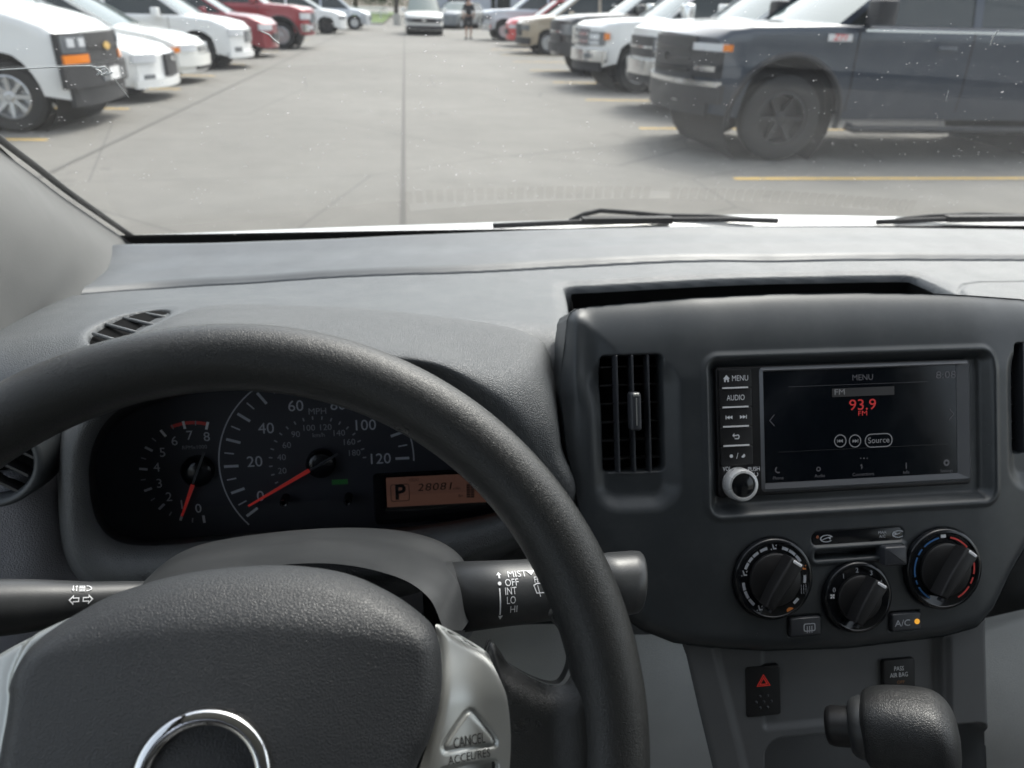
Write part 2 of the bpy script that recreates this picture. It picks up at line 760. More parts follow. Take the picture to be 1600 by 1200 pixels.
M_CHROME = flat('chrome', (0.88, 0.88, 0.88), 0.05, metal=1.0)
M_WHITE = flat('white_print', (0.80, 0.81, 0.83), 0.6)
M_PRINT = flat('dial_print', (0.50, 0.52, 0.56), 0.6)
M_DIM = flat('dim_print', (0.30, 0.31, 0.34), 0.6)
M_INK = flat('black_ink', (0.02, 0.02, 0.02), 0.5)
M_REDP = flat('red_print', (0.75, 0.06, 0.05), 0.5)
M_BLUEP = flat('blue_print', (0.04, 0.16, 0.40), 0.5)
M_ORANGEP = flat('orange_print', (0.75, 0.24, 0.05), 0.5)
M_LAMP = flat('amber_lamp', (0.9, 0.45, 0.05), 0.3, emit=(1.0, 0.45, 0.05), es=0.25)
M_GREENL = flat('green_lamp', (0.03, 0.14, 0.04), 0.4, emit=(0.1, 0.6, 0.12), es=0.005)
M_NEEDLE = flat('needle_red', (0.8, 0.06, 0.05), 0.4, emit=(0.9, 0.06, 0.05), es=0.02)
M_FACE = flat('gauge_face', (0.030, 0.032, 0.040), 0.55)
M_LCD = flat('lcd_amber', (0.12, 0.072, 0.058), 0.35, emit=(0.55, 0.26, 0.18), es=0.022)
M_SCREEN = flat('screen_glass', (0.004, 0.006, 0.009), 0.12)
M_SCRTXT = flat('screen_text', (0.2, 0.2, 0.21), 0.4, emit=(0.6, 0.62, 0.66), es=0.03)
M_SCRRED = flat('screen_red', (0.3, 0.02, 0.02), 0.4, emit=(0.9, 0.05, 0.05), es=0.09)
M_SCRDIM = flat('screen_dim', (0.06, 0.06, 0.07), 0.4, emit=(0.5, 0.5, 0.55), es=0.018)
M_SCRBOX = flat('screen_box', (0.02, 0.02, 0.022), 0.4, emit=(0.5, 0.5, 0.5), es=0.006)
M_BEZEL = flat('unit_bezel', (0.045, 0.048, 0.055), 0.35)
M_SFRAME = flat('screen_frame_grey', (0.15, 0.155, 0.165), 0.32, metal=0.3)
M_LENS = thin_glass('cluster_lens', (0.92, 0.93, 0.96), refl=0.22)
M_GLASS = thin_glass('windshield_glass', (0.90, 0.925, 0.905), dirt=0.011, specks=True)
M_SIDEGL = thin_glass('side_glass', (0.86, 0.89, 0.87), dirt=0.02)
M_RUBBER = flat('rubber_black', (0.012, 0.012, 0.012), 0.6)
M_VANW = paint('van_white', (0.80, 0.81, 0.80))

XC = 0.318          # middle of the van


def tps(pts, lam=1e-5):
    """thin plate spline z(x, y) through measured points"""
    P = np.array(pts)
    X = P[:, :2]
    n = len(P)
    d = np.linalg.norm(X[:, None] - X[None], axis=2)
    K = np.where(d > 0, d * d * np.log(d + 1e-12), 0) + lam * np.eye(n)
    Q = np.c_[np.ones(n), X]
    A = np.block([[K, Q], [Q.T, np.zeros((3, 3))]])
    w = np.linalg.solve(A, np.r_[P[:, 2], 0, 0, 0])

    def f(x, y):
        out = w[n] + w[n + 1] * x + w[n + 2] * y
        for i in range(n):
            r = np.hypot(x - X[i, 0], y - X[i, 1])
            out = out + w[i] * np.where(r > 0, r * r * np.log(r + 1e-12), 0)
        return out
    return f


# ------------------------------------------------------------------ the car park
def asphalt():
    m, nt, b = nodes('asphalt')
    v = coords(nt)
    big = noise(nt, v, 0.22, 5.0, 0.6)
    mid = noise(nt, v, 2.3, 5.0, 0.65)
    fin = noise(nt, v, 140.0, 2.0)
    f = mth(nt, 'ADD', mth(nt, 'MULTIPLY', big, 0.6), mth(nt, 'MULTIPLY', mid, 0.4))
    c = ramp(nt, f, [(0.36, (0.175, 0.168, 0.150)), (0.52, (0.212, 0.203, 0.182)), (0.67, (0.252, 0.242, 0.218))])
    # oil drips and old patches
    oil = mth(nt, 'MULTIPLY', mth(nt, 'GREATER_THAN', noise(nt, v, 0.9, 4.0, 0.7), 0.66), 0.35)
    c = mixc(nt, oil, c, (0.11, 0.105, 0.098))
    c = mixc(nt, mth(nt, 'MULTIPLY', fin, 0.35), c, (0.12, 0.115, 0.105))
    # hairline cracks
    cr = mth(nt, 'LESS_THAN', voro(nt, v, 0.35, 'DISTANCE_TO_EDGE'), 0.004)
    c = mixc(nt, mth(nt, 'MULTIPLY', cr, 0.35), c, (0.06, 0.06, 0.06))
    nt.links.new(c, b.inputs['Base Color'])
    b.inputs['Roughness'].default_value = 0.85
    bump(nt, b, fin, 0.004, 0.6)
    return m


def line_paint():
    m, nt, b = nodes('yellow_line_paint')
    v = coords(nt)
    wear = mth(nt, 'MULTIPLY', mth(nt, 'GREATER_THAN', noise(nt, v, 9.0, 6.0, 0.75), 0.56), 0.55)
    c = mixc(nt, wear, (0.62, 0.42, 0.11), (0.30, 0.26, 0.18))
    nt.links.new(c, b.inputs['Base Color'])
    b.inputs['Roughness'].default_value = 0.7
    return m


M_ASPH = asphalt()
M_LINE = line_paint()
M_TAR = flat('tar_seam', (0.125, 0.12, 0.11), 0.9)
M_CONC = flat('concrete', (0.42, 0.41, 0.38), 0.85)

MB().poly([(-250, -60, 0), (250, -60, 0), (250, 400, 0), (-250, 400, 0)]).build('asphalt_ground', M_ASPH)
tag(bpy.data.objects['asphalt_ground'], 'weathered grey asphalt of the car park', None, kind='structure')


def sheet(name, x0, x1, y0, y1, z, mat, label):
    o = MB().poly([(x0, y0, z), (x1, y0, z), (x1, y1, z), (x0, y1, z)]).build(name, mat)
    return tag(o, label, None, kind='structure')


sheet('tar_seam', -0.085, -0.045, 2.5, 60, 0.004, M_TAR, 'dark tar seam down the middle of the aisle')
sheet('tar_seam', -3.16, -3.11, 3.0, 60, 0.004, M_TAR, 'faint paving seam in front of the left row of cars')
LEFT_Y = [6.2, 8.98, 11.68, 14.42, 17.08, 20.3, 23.1, 25.9, 28.7, 31.5, 34.3]
RIGHT_Y = [3.6, 6.90, 10.15, 13.48, 16.75, 20.0, 23.2, 26.4, 29.6]
for y in LEFT_Y:
    sheet('parking_line', -9.2, -3.85, y - 0.05, y + 0.05, 0.004, M_LINE, 'faded yellow line between two stalls of the left row')
for y in RIGHT_Y:
    sheet('parking_line', 3.02, 8.6, y - 0.05, y + 0.05, 0.004, M_LINE, 'faded yellow line between two stalls of the right row')

# ------------------------------------------------------------------ the van we sit in
van = thing('white_van', 'white van around the cabin, its windshield, pillar and bonnet edge in view', 'van', (XC, 0, 0))


def mirror_x(P):
    Q = np.array(P, float).copy()
    Q[..., 0] = 2 * XC - Q[..., 0]
    return Q


# windshield
def glass_at(s, t):
    w = 0.685 - 0.06 * t
    return np.stack([XC + s * w, 1.10 - 0.095 * s ** 2 - 0.86 * t + 0.05 * t * (1 - t) * 4 * 0.3, 1.083 + 0.022 * s ** 2 + 0.575 * t], -1)


S, T = np.meshgrid(np.linspace(-1.03, 1.03, 41), np.linspace(0.05, 1, 25), indexing='ij')
ws = link('windshield', grid_mesh(glass_at(S, T)), M_GLASS, van, label='dusty windshield with specks and wiped streaks')
S, T = np.meshgrid(np.linspace(-1.0, 1.0, 41), np.linspace(-0.03, 0.056, 5), indexing='ij')
P = glass_at(S, T)
P[..., 1] += 0.004
link('glass_border', grid_mesh(P), M_RUBBER, van)
for s0, s1 in ((-1.09, -1.03), (1.03, 1.09)):
    S, T = np.meshgrid(np.linspace(s0, s1, 3), np.linspace(-0.02, 1, 25), indexing='ij')
    P = glass_at(S, T)
    P[..., 1] += 0.004
    link('windshield_seal', grid_mesh(P), M_RUBBER, van)

def on_glass(px, py, lift=0.0):
    r_ = ray(px, py)
    k_ = np.array([-0.5, 0.3, 1.0])
    for _ in range(25):
        f0 = glass_at(k_[0], k_[1]) - (EYE + r_ * k_[2])
        Jm = np.stack([(glass_at(k_[0] + 1e-5, k_[1]) - glass_at(k_[0], k_[1])) / 1e-5, (glass_at(k_[0], k_[1] + 1e-5) - glass_at(k_[0], k_[1])) / 1e-5, -r_], 1)
        k_ = k_ - np.linalg.solve(Jm, f0)
    return EYE + r_ * (k_[2] + lift)


# stone chip with a crack running from it, and two stray scratches
M_CRACK = flat('glass_crack_white', (0.75, 0.77, 0.77), 0.5)
for pts_, r_ in (([(-40, 111), (0, 109), (60, 106), (110, 103.5), (140, 103)], .0005), ([(140, 103), (152, 106), (163, 104), (170, 112), (160, 118), (154, 113), (166, 117), (176, 113)], .0007), ([(150, 108), (158, 112), (152, 117)], .0006), ([(163, 104), (168, 108), (158, 109)], .0006),
                 ([(178, 122), (190, 138), (201, 152)], .0003), ([(408, 49), (420, 54), (428, 62), (436, 68)], .0005), ([(1548, 70), (1552, 58), (1560, 48)], .0004), ([(1478, 158), (1482, 142)], .0003)):
    MB().tube([on_glass(x, y, -.002) for x, y in pts_], r_, 5).build('glass_crack', M_CRACK, ws, smooth=True)

# pillar trim, driver's side; rows run from the glass to the door
rows = [
    [(232, 402, 1.00), (203, 379, .985), (147, 341, .91), (96, 306, .85), (46, 268, .805), (-4, 231, .765), (-80, 168, .70), (-200, 85, .61), (-420, -70, .50)],
    [(226, 424, .955), (197, 393, .945), (130, 360, .865), (82, 328, .805), (30, 292, .765), (-20, 258, .73), (-95, 200, .67), (-215, 120, .58), (-440, -20, .47)],
    [(190, 500, .87), (128, 436, .845), (76, 402, .79), (30, 372, .735), (-15, 335, .70), (-70, 300, .67), (-140, 250, .62), (-260, 170, .53), (-470, 40, .43)],
    [(150, 560, .76), (88, 508, .74), (40, 455, .70), (-10, 425, .665), (-60, 392, .63), (-110, 352, .60), (-180, 300, .56), (-300, 225, .48), (-500, 100, .39)],
    [(70, 640, .64), (16, 566, .62), (4, 545, .605), (-40, 505, .575), (-90, 465, .55), (-150, 420, .525), (-220, 365, .49), (-340, 290, .43), (-530, 170, .36)],
]
A0, A1 = np.array([onY(*p) for p in rows[0]]), np.array([onY(*p) for p in rows[4]])
bl_ = np.array([0.55, -0.55, 0.62])
W = [list(A0 + (A1 - A0) * f + bl_ * 0.034 * math.sin(math.pi * f) ** 1.3) for f in (0, .12, .3, .5, .7, .88, 1)]
MB().tube(crom(A0 + np.array([.004, .006, .004]), 60), .0034, 8).build('windshield_seal', M_RUBBER, van, smooth=True)
MB().tube(crom(mirror_x(A0 + np.array([.004, .006, .004])), 60), .0048, 8).build('windshield_seal', M_RUBBER, van, smooth=True)
G = loft(W, 32, 48)
link('pillar_trim', grid_mesh(G), M_TRIM, van, label='pale grey pillar trim at the edge of the windshield')
link('pillar_trim', grid_mesh(mirror_x(G)), M_TRIM, van)

# bonnet edge and cowl outside the glass
hp = [(60, 372), (220, 367), (500, 356), (800, 346), (1000, 339), (1170, 335), (1400, 338), (1600, 343), (1850, 356)]
H0 = [onY(x, y + 40, 1.16) for x, y in hp]
H1 = [onY(x, y + 7, 1.205) for x, y in hp]
H2 = [onY(x, y, 1.25) for x, y in hp]
H3 = [p + np.array([0, .10, -.035]) for p in H2]
H4 = [p + np.array([0, .30, -.13]) for p in H2]
H5 = [p + np.array([0, .50, -.30]) for p in H2]
H6 = [p + np.array([0, .56, -.62]) for p in H2]
link('bonnet', grid_mesh(loft([H0, H1, H2, H3, H4, H5, H6], 30, 50)), M_VANW, van, label='white rear edge of the bonnet beyond the glass')


def wiper(pts_blade, pts_arm, r0):
    w = MB().tube([onY(*p) for p in pts_blade], r0, 6).build('wiper', M_RUBBER, van, smooth=True)
    MB().tube([onY(*p) for p in pts_arm], [0.0042] * len(pts_arm), 6).build('wiper_arm', M_RUBBER, w, smooth=True)
    e = pts_blade[2]
    q = onY(*e)
    MB().box(q, (0.15, 0.016, 0.010)).build('blade_holder', M_RUBBER, w)


wiper([(770, 353, 1.19), (860, 349, 1.19), (980, 344, 1.19), (1150, 343, 1.185), (1215, 345, 1.18)],
      [(890, 346, 1.21), (912, 335, 1.215), (938, 329, 1.215), (985, 332, 1.215), (1040, 337, 1.21), (1110, 338, 1.20), (1180, 344, 1.19)], 0.0045)
wiper([(1370, 347, 1.19), (1440, 344, 1.19), (1540, 341, 1.19), (1680, 345, 1.185), (1760, 350, 1.18)],
      [(1400, 344, 1.20), (1450, 338, 1.205), (1520, 335, 1.205), (1640, 338, 1.20), (1740, 346, 1.19)], 0.0045)

# cabin shell: roof, doors with windows, bulkhead, floor, firewall
MB().box((XC, -0.50, 1.745), (1.44, 1.50, 0.05), bev=0.0).build('roof', M_VANW, van)
MB().box((XC, -0.50, 1.705), (1.40, 1.46, 0.018)).build('headliner', M_LINER, van)
MB().box((XC, 0.235, 1.69), (1.30, 0.06, 0.06)).build('windshield_header', M_LINER, van)
for sgn in (-1, 1):
    x = XC + sgn * 0.745
    MB().box((x, -0.15, 0.66), (0.07, 1.90, 0.58)).build('door_panel', M_DARKIN, van)
    d = MB()
    d.box((x, -0.47, 1.36), (0.06, 0.12, 0.70))
    d.box((x, -0.15, 1.69), (0.06, 0.90, 0.06))
    d.build('window_frame', M_DARKIN, van)
    MB().box((x + sgn * .01, -0.87, 1.36), (0.05, 0.72, 0.70)).build('rear_side_panel', M_DARKIN, van)
    MB().poly([(x, -0.41, 0.95), (x, 0.80, 0.95), (x, 0.45, 1.34), (x, 0.22, 1.66), (x, -0.41, 1.66)]).build('side_window', M_SIDEGL, van)
    MB().box((x, 0.98, 0.68), (0.07, 0.36, 0.60)).build('cowl_side', M_DARKIN, van)
MB().box((XC, -1.24, 1.02), (1.46, 0.03, 1.40)).build('bulkhead', M_DARKIN, van)
MB().box((XC, 0.0, 0.36), (1.46, 2.5, 0.04)).build('floor', M_DARKIN, van)
MB().box((XC, 1.17, 0.70), (1.46, 0.03, 0.66)).build('firewall', M_DARKIN, van)

# ------------------------------------------------------------------ dashboard
dash = thing('dashboard', 'wide charcoal grey dashboard under the windshield', 'dashboard', (XC, 0.8, 0.5))

CREST = [(120, 385, .90), (205, 378, .92), (400, 374, .95), (600, 366, .965), (850, 356, .98), (1100, 351, .985), (1350, 352, .985), (1600, 356, .975), (1800, 366, .94)]
GROOVE = [(60, 464, .725), (100, 460, .74), (250, 449, .79), (400, 440, .82), (700, 425, .855), (900, 415, .87), (1200, 407, .88), (1600, 405, .87), (1800, 410, .84)]
TOPPTS = [(870, 470, .72), (800, 480, .69), (700, 482, .68), (500, 480, .67), (300, 475, .665), (200, 500, .61), (130, 510, .60), (90, 540, .56), (880, 443, .80), (1000, 437, .805),
          (1200, 428, .815), (1430, 425, .82), (1500, 445, .76), (1600, 452, .74), (1600, 470, .68), (1800, 460, .70), (480, 520, .56), (700, 530, .56), (850, 540, .56)]


def pull(p, k):
    """the dash is shallower towards its middle"""
    return (p[0], p[1], p[2] * (1 - k * min(1, max(0, (p[0] - 250) / 450))))


CREST = [pull(p, .04) for p in CREST]
GROOVE = [pull(p, .075) for p in GROOVE]
TOPPTS = [pull(p, .075) for p in TOPPTS]
pts = [onY(*p) for p in CREST + GROOVE + TOPPTS]
cr3 = crom([onY(*p) for p in CREST], 120)
gr3 = crom([onY(*p) for p in GROOVE], 120)
zf = tps(pts, 1.5e-4)
us = np.linspace(-0.40, 1.04, 620)
vs = np.linspace(0.535, 1.13, 330)
X, Y = np.meshgrid(us, vs, indexing='ij')
Z = zf(X, np.minimum(Y, 1.06))
# fall away behind the crest towards the glass
yc = np.interp(X, cr3[:, 0], cr3[:, 1])
past = np.maximum(0, Y - yc + 0.012)
Z = np.where(Y > yc - 0.012, zf(X, np.minimum(Y, yc)) - past * past * 7 - past * 0.12, Z)
# groove between the demister panel and the main pad
yg = np.interp(X, gr3[:, 0], gr3[:, 1])
dg = np.abs(Y - yg)
Z -= 0.006 * (1 - sstep(0.0012, 0.0032, dg))
Z += 0.003 * sstep(0.002, 0.018, Y - yg) * (1 - sstep(0.05, 0.10, Y - yg)) - 0.0015 * (1 - sstep(0.002, 0.012, dg))
# storage pocket behind the centre stack
pk = [onY(*pull(p, .075))[:2] for p in ((880, 446, .80), (940, 440, .802), (1100, 432, .81), (1300, 426, .818), (1425, 426, .82), (1462, 440, .775), (1500, 457, .72))]
pk = [tuple(p) for p in pk] + [(0.60, 0.50)] + [tuple(onY(*p)[:2]) for p in ((897, 520, .48), (893, 500, .53), (890, 480, .60), (886, 463, .67))]
sp = sd_poly(X, Y, inset(pk, 0.016)) - 0.016
Z -= 0.15 * sstep(0.0, 0.014, -sp) + 0.004 * sstep(-0.014, 0.004, -sp)
# raised outline of the passenger airbag lid
al = [onY(*pull(p, .075))[:2] for p in ((1900, 447, .78), (1530, 445, .775), (1506, 449, .765), (1497, 458, .735), (1520, 470, .69))]
Z -= 0.0022 * (1 - sstep(0.0006, 0.0026, sd_line(X, Y, al)))
# side demister opening on the driver's corner
DV = (onY(256, 500, .645) + onY(148, 536, .565)) / 2
DL = onY(256, 500, .645) - onY(148, 536, .565)
DH = np.hypot(DL[0], DL[1]) / 2
ca, sa = DL[0] / (2 * DH), DL[1] / (2 * DH)
du, dv = (X - DV[0]) * ca + (Y - DV[1]) * sa, -(X - DV[0]) * sa + (Y - DV[1]) * ca
sdv = np.hypot(du / DH, dv / 0.022) - 1
Z -= 0.030 * sstep(0.0, 0.16, -sdv) + 0.001 * sstep(-0.25, 0.0, -sdv)
# rolls over at the rear edge, towards the driver
Z -= edge_drop(np.maximum(Y - 0.535, 0), 0.055, 0.05)
P = np.stack([X, Y, Z], -1)
main = Y[:-1, :-1] < yg[:-1, :-1]
link('top_pad', grid_mesh(P, main), M_DASH, dash)
# near-black insert painting the shade deep in the pocket, just inside its lip
pl = crom(inset(pk, 0.0), len(pk), True)
pd = []
for i in range(len(pk)):
    a_, b_ = np.array(pk[i]), np.array(pk[(i + 1) % len(pk)])
    pd += [a_ + (b_ - a_) * f for f in np.linspace(0, 1, 12, endpoint=False)]
for _ in range(6):
    pd = (np.roll(pd, 1, 0) + 2 * np.array(pd) + np.roll(pd, -1, 0)) / 4
pd = inset(pd, 0.0075)
pz = zf(pd[:, 0], pd[:, 1])
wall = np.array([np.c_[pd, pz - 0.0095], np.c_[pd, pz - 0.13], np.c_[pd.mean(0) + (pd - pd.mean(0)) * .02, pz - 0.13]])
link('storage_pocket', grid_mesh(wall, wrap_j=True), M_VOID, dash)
link('demister_panel', grid_mesh(P, ~main), M_FRONT, dash)

# demister grille lying in the dip at the foot of the glass
gb = MB().box((0.33, 0.985, zf(np.array([0.3]), np.array([0.94]))[0] - 0.034), (0.66, 0.04, 0.004)).build('demister_grille', M_FRONT, dash)
for k in range(54):
    x = 0.0 + 0.0135 * k
    if 0.325 < x < 0.36:
        continue
    y = np.interp(x, cr3[:, 0], cr3[:, 1]) + 0.036
    MB().box((x, y, zf(np.array([x]), np.array([y - 0.036]))[0] - 0.024), (0.0085, 0.035, 0.006)).build('slot', M_VOID, gb)

# slats of the side demister
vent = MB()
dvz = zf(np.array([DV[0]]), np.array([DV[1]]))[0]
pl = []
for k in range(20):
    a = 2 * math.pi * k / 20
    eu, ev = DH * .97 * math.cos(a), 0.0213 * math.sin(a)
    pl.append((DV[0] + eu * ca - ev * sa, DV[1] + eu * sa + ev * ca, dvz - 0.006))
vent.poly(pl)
dvo = vent.build('side_demister', M_VOID, dash)  # black sheet in the opening stands for the shade inside it
for k in range(4):
    t = -0.030 + 0.020 * k
    # slats cross the slot at a slant
    wd = 0.0235 * math.sqrt(max(0.05, 1 - (t / DH) ** 2))
    a = np.array([DV[0] + t * ca - .80 * wd, DV[1] + t * sa + .72 * wd, 0])
    b = np.array([DV[0] + t * ca + .80 * wd, DV[1] + t * sa - .72 * wd, 0])
    for q in (a, b):
        q[2] = zf(np.array([q[0]]), np.array([q[1]]))[0] - 0.0030
    MB().tube([a, b], 0.0016, 6).build('slat', M_DASH, dvo, smooth=True)

# cluster hood: closed loops from the dash out over the visor lip and back to the gauge face
#         left bottom      left             top left          top              top               top              right shoulder    right            right low        right bottom      bottom           bottom
L0 = [(140, 925, .56), (70, 760, .58), (110, 580, .61), (260, 486, .655), (480, 478, .665), (680, 492, .65), (833, 523, .615), (868, 590, .57), (886, 690, .545), (893, 800, .54), (640, 930, .54), (400, 930, .55)]
L1 = [(141, 918, .51), (84, 760, .53), (122, 588, .57), (266, 495, .615), (482, 486, .625), (676, 498, .61), (826, 528, .575), (862, 592, .535), (881, 690, .51), (890, 800, .50), (640, 922, .50), (400, 922, .51)]
L2 = [(146, 912, .455), (95, 740, .47), (136, 605, .49), (280, 522, .52), (480, 518, .525), (655, 533, .51), (800, 566, .485), (851, 622, .465), (873, 700, .455), (882, 800, .45), (640, 908, .45), (400, 908, .455)]
L3 = [(152, 898, .445), (108, 745, .455), (150, 625, .462), (295, 556, .475), (480, 546, .478), (662, 555, .468), (775, 603, .452), (826, 660, .445), (850, 722, .443), (858, 795, .443), (640, 880, .445), (400, 880, .447)]
L4 = [(172, 868, .452), (128, 748, .46), (165, 640, .462), (302, 582, .468), (480, 566, .470), (660, 572, .463), (752, 622, .452), (802, 676, .448), (829, 730, .448), (838, 790, .449), (640, 845, .455), (400, 855, .455)]
L5 = [(190, 846, .475), (140, 750, .48), (176, 650, .487), (308, 598, .493), (480, 580, .495), (650, 588, .49), (735, 636, .48), (785, 690, .475), (815, 740, .475), (822, 790, .475), (640, 828, .478), (400, 838, .478)]
L6 = [(200, 838, .515), (150, 752, .522), (186, 660, .53), (315, 612, .535), (480, 600, .537), (640, 606, .53), (715, 650, .52), (765, 700, .515), (795, 745, .513), (803, 790, .512), (640, 822, .512), (400, 832, .513)]
LOOPS = [L0, L1, L2, L3, L4, L5, L6]
W3 = [[onY(*(pull(p, .06) if k_ < 2 and p[1] < 600 else p)) for p in L] for k_, L in enumerate(LOOPS)]
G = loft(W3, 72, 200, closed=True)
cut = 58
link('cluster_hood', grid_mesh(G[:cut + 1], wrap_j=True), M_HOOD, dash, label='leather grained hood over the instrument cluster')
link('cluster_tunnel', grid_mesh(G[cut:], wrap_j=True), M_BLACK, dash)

# driver's end of the dash: rounds over from the top and drops to the knee
def pad_edge(x, y, dz):
    return np.array([x, y, zf(np.array([x]), np.array([0.54]))[0] - dz])


EX = (-0.46, -0.40, -0.36, -0.33, -0.305, -0.285)
E0 = [pad_edge(x, 0.537, 0.034) for x in EX]
E1 = [pad_edge(x, 0.530, 0.055) for x in EX]
E2 = [pad_edge(x, 0.515, 0.085) for x in EX]
E3 = [(-260, 800, .465), (-90, 760, .465), (0, 745, .47), (50, 735, .485), (85, 735, .505), (112, 735, .535)]
E4 = [(-260, 920, .47), (-90, 880, .47), (0, 870, .475), (60, 865, .485), (110, 865, .51), (140, 865, .535)]
E5 = [(-260, 1150, .50), (-90, 1050, .50), (0, 1030, .50), (60, 1020, .51), (150, 1000, .53), (220, 990, .54)]
E6 = [(-260, 1500, .56), (-90, 1400, .56), (0, 1380, .56), (60, 1360, .56), (150, 1340, .57), (220, 1330, .58)]
G = loft([E0, E1, E2] + [[onY(*p) for p in r] for r in (E3, E4, E5, E6)], 60, 60)
link('driver_end_panel', grid_mesh(G), M_LEFT, dash)

# round side vent in the driver's end
vc = onY(-14, 716, .466)
VF = Frame(vc, 16)
va = MB()
va.lathe([(0.0335, -0.03), (0.0335, 0.002), (0.0325, 0.0045), (0.030, 0.005), (0.028, 0.0035), (0.0265, -0.002), (0.0255, -0.02)], 48, VF.mat(), cap=False)
sv = va.build('side_vent', M_STACK, dash, smooth=True)
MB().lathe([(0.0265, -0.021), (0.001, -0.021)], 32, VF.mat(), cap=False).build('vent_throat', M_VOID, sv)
for k in range(3):
    MB().box((0, -0.013 + 0.013 * k, -0.006), (0.050, 0.0018, 0.012), VF.mat(rot=R(-32))).build('slat', M_BLACK, sv)

# lower panels: pale knee panel either side of the column, dark bolster under the stack
K0 = [(600, 1010, .52), (740, 985, .53), (860, 975, .55), (1000, 985, .57), (1130, 1008, .57)]
K1 = [(600, 1080, .50), (740, 1060, .51), (860, 1050, .525), (1000, 1075, .54), (1130, 1100, .545)]
K2 = [(600, 1200, .50), (740, 1200, .505), (860, 1190, .52), (1000, 1200, .53), (1150, 1220, .535)]
K3 = [(600, 1480, .53), (740, 1480, .53), (860, 1480, .54), (1000, 1480, .55), (1190, 1480, .55)]
link('knee_panel', grid_mesh(loft([[onY(*p) for p in r] for r in (K0, K1, K2, K3)], 30, 40)), M_KNEE, dash, label='pale grey knee panel under the dashboard')
K0 = [(1530, 968, .555), (1600, 952, .55), (1700, 930, .545), (1900, 900, .53)]
K1 = [(1533, 1000, .535), (1600, 985, .53), (1700, 965, .525), (1900, 940, .51)]
K2 = [(1536, 1100, .50), (1600, 1100, .495), (1700, 1100, .49), (1900, 1080, .48)]
K3 = [(1540, 1230, .48), (1600, 1230, .475), (1700, 1240, .47), (1900, 1240, .46)]
K4 = [(1540, 1500, .46), (1600, 1500, .46), (1700, 1520, .46), (1900, 1520, .46)]
link('passenger_knee_panel', grid_mesh(loft([[onY(*p) for p in r] for r in (K0, K1, K2, K3, K4)], 30, 30)), M_KNEE, dash, label='pale grey leather grained panel beside the console')
# passenger side face of the dash
K0 = [(1500, 475, .72), (1600, 475, .70), (1750, 480, .68), (1950, 490, .66)]
K1 = [(1500, 560, .62), (1600, 560, .60), (1750, 560, .58), (1950, 570, .55)]
K2 = [(1540, 800, .60), (1600, 800, .57), (1750, 800, .55), (1950, 800, .53)]
K3 = [(1540, 990, .585), (1600, 975, .575), (1750, 950, .55), (1950, 940, .54)]
link('passenger_face', grid_mesh(loft([[onY(*p) for p in r] for r in (K0, K1, K2, K3)], 30, 30)), M_HOOD, dash)
# dark filler between the hood and the stack and down to the knee panel
K0 = [pad_edge(x, 0.537, 0.034) for x in (0.03, 0.09, 0.115, 0.15)]
K1 = [pad_edge(x, 0.528, 0.060) for x in (0.03, 0.09, 0.115, 0.15)]
K2 = [(850, 760, .56), (884, 720, .545), (899, 700, .54), (930, 700, .56)]
K3 = [(700, 900, .56), (880, 900, .55), (960, 900, .54), (1010, 900, .56)]
K4 = [(600, 1060, .58), (800, 1010, .58), (960, 1030, .58), (1080, 1030, .585)]
link('middle_filler', grid_mesh(loft([K0, K1] + [[onY(*p) for p in r] for r in (K2, K3, K4)], 50, 24)), M_HOOD, dash)

# front seats, behind the driver's eye; unseen, added to shade the cabin
for sgn, lab in ((-1, 'unseen dark cloth driver seat behind the steering wheel'), (1, 'unseen dark cloth passenger seat across from the steering wheel')):
    sx = XC + sgn * 0.40
    seat = thing('front_seat', lab, 'seat', (sx, -0.4, 0.4), 'front seats')
    MB().box((sx, -0.22, 0.62), (0.50, 0.52, 0.16), bev=0.05).build('cushion', M_DARKIN, seat, ang=50)
    MB().box((0, 0, 0.30), (0.50, 0.15, 0.66), np.array([[1, 0, 0, sx], [0, .97, -.25, -.46], [0, .25, .97, .66], [0, 0, 0, 1]], float), bev=0.05).build('backrest', M_DARKIN, seat, ang=50)
    MB().box((sx, -0.68, 1.42), (0.28, 0.10, 0.20), bev=0.04).build('headrest', M_DARKIN, seat, ang=50)
    MB().box((sx, -0.24, 0.46), (0.42, 0.44, 0.17)).build('seat_base', M_UNDERSEAT if False else M_DARKIN, seat)

# ------------------------------------------------------------------ centre stack
SF = Frame(EYE + ray(1350, 662) * 0.62, 25)
stack = thing('centre_stack', 'dark grey centre stack fascia with vents, screen and climate controls', 'dashboard panel', SF.at(0, 0, -0.1))
mm = 0.001


def topv(px, py):
    return SF.uv(px, py, -0.024)


top = [topv(x, y) for x, y in ((888, 515), (890, 498), (895, 487), (905, 480), (925, 476.5), (960, 474), (1080, 465), (1200, 459), (1330, 457), (1450, 459), (1600, 466))]
OUT = [tuple(p) for p in top] + [(0.196, 0.086), (0.203, 0.055), (0.196, 0.0), (0.175, -0.065), (0.127, -0.123), (0.110, -0.149), (0.094, -0.1625), (0.065, -0.1676), (-0.013, -0.1703), (-0.079, -0.167),
                             (-0.147, -0.1573), (-0.171, -0.147), (-0.194, -0.129), (-0.211, -0.068), (-0.2216, -0.008), (-0.2235, 0.030)]
us = np.arange(-0.236, 0.216, 0.0008)
vs = np.arange(-0.180, 0.125, 0.0008)
U, V = np.meshgrid(us, vs, indexing='ij')
so = sd_poly(U, V, OUT)
e = np.maximum(-so, 0)
wing = np.abs(U + 0.010)
H = -0.012 * sstep(0.12, 0.225, wing) - 0.004 * sstep(0.10, 0.15, wing)
toprad = sstep(0.0, 0.05, V)
rad = 0.013 + 0.060 * toprad * (1 - sstep(0.185, 0.205, wing))
rad = rad + 0.012 * sstep(0.16, 0.2, wing) * (1 - toprad)
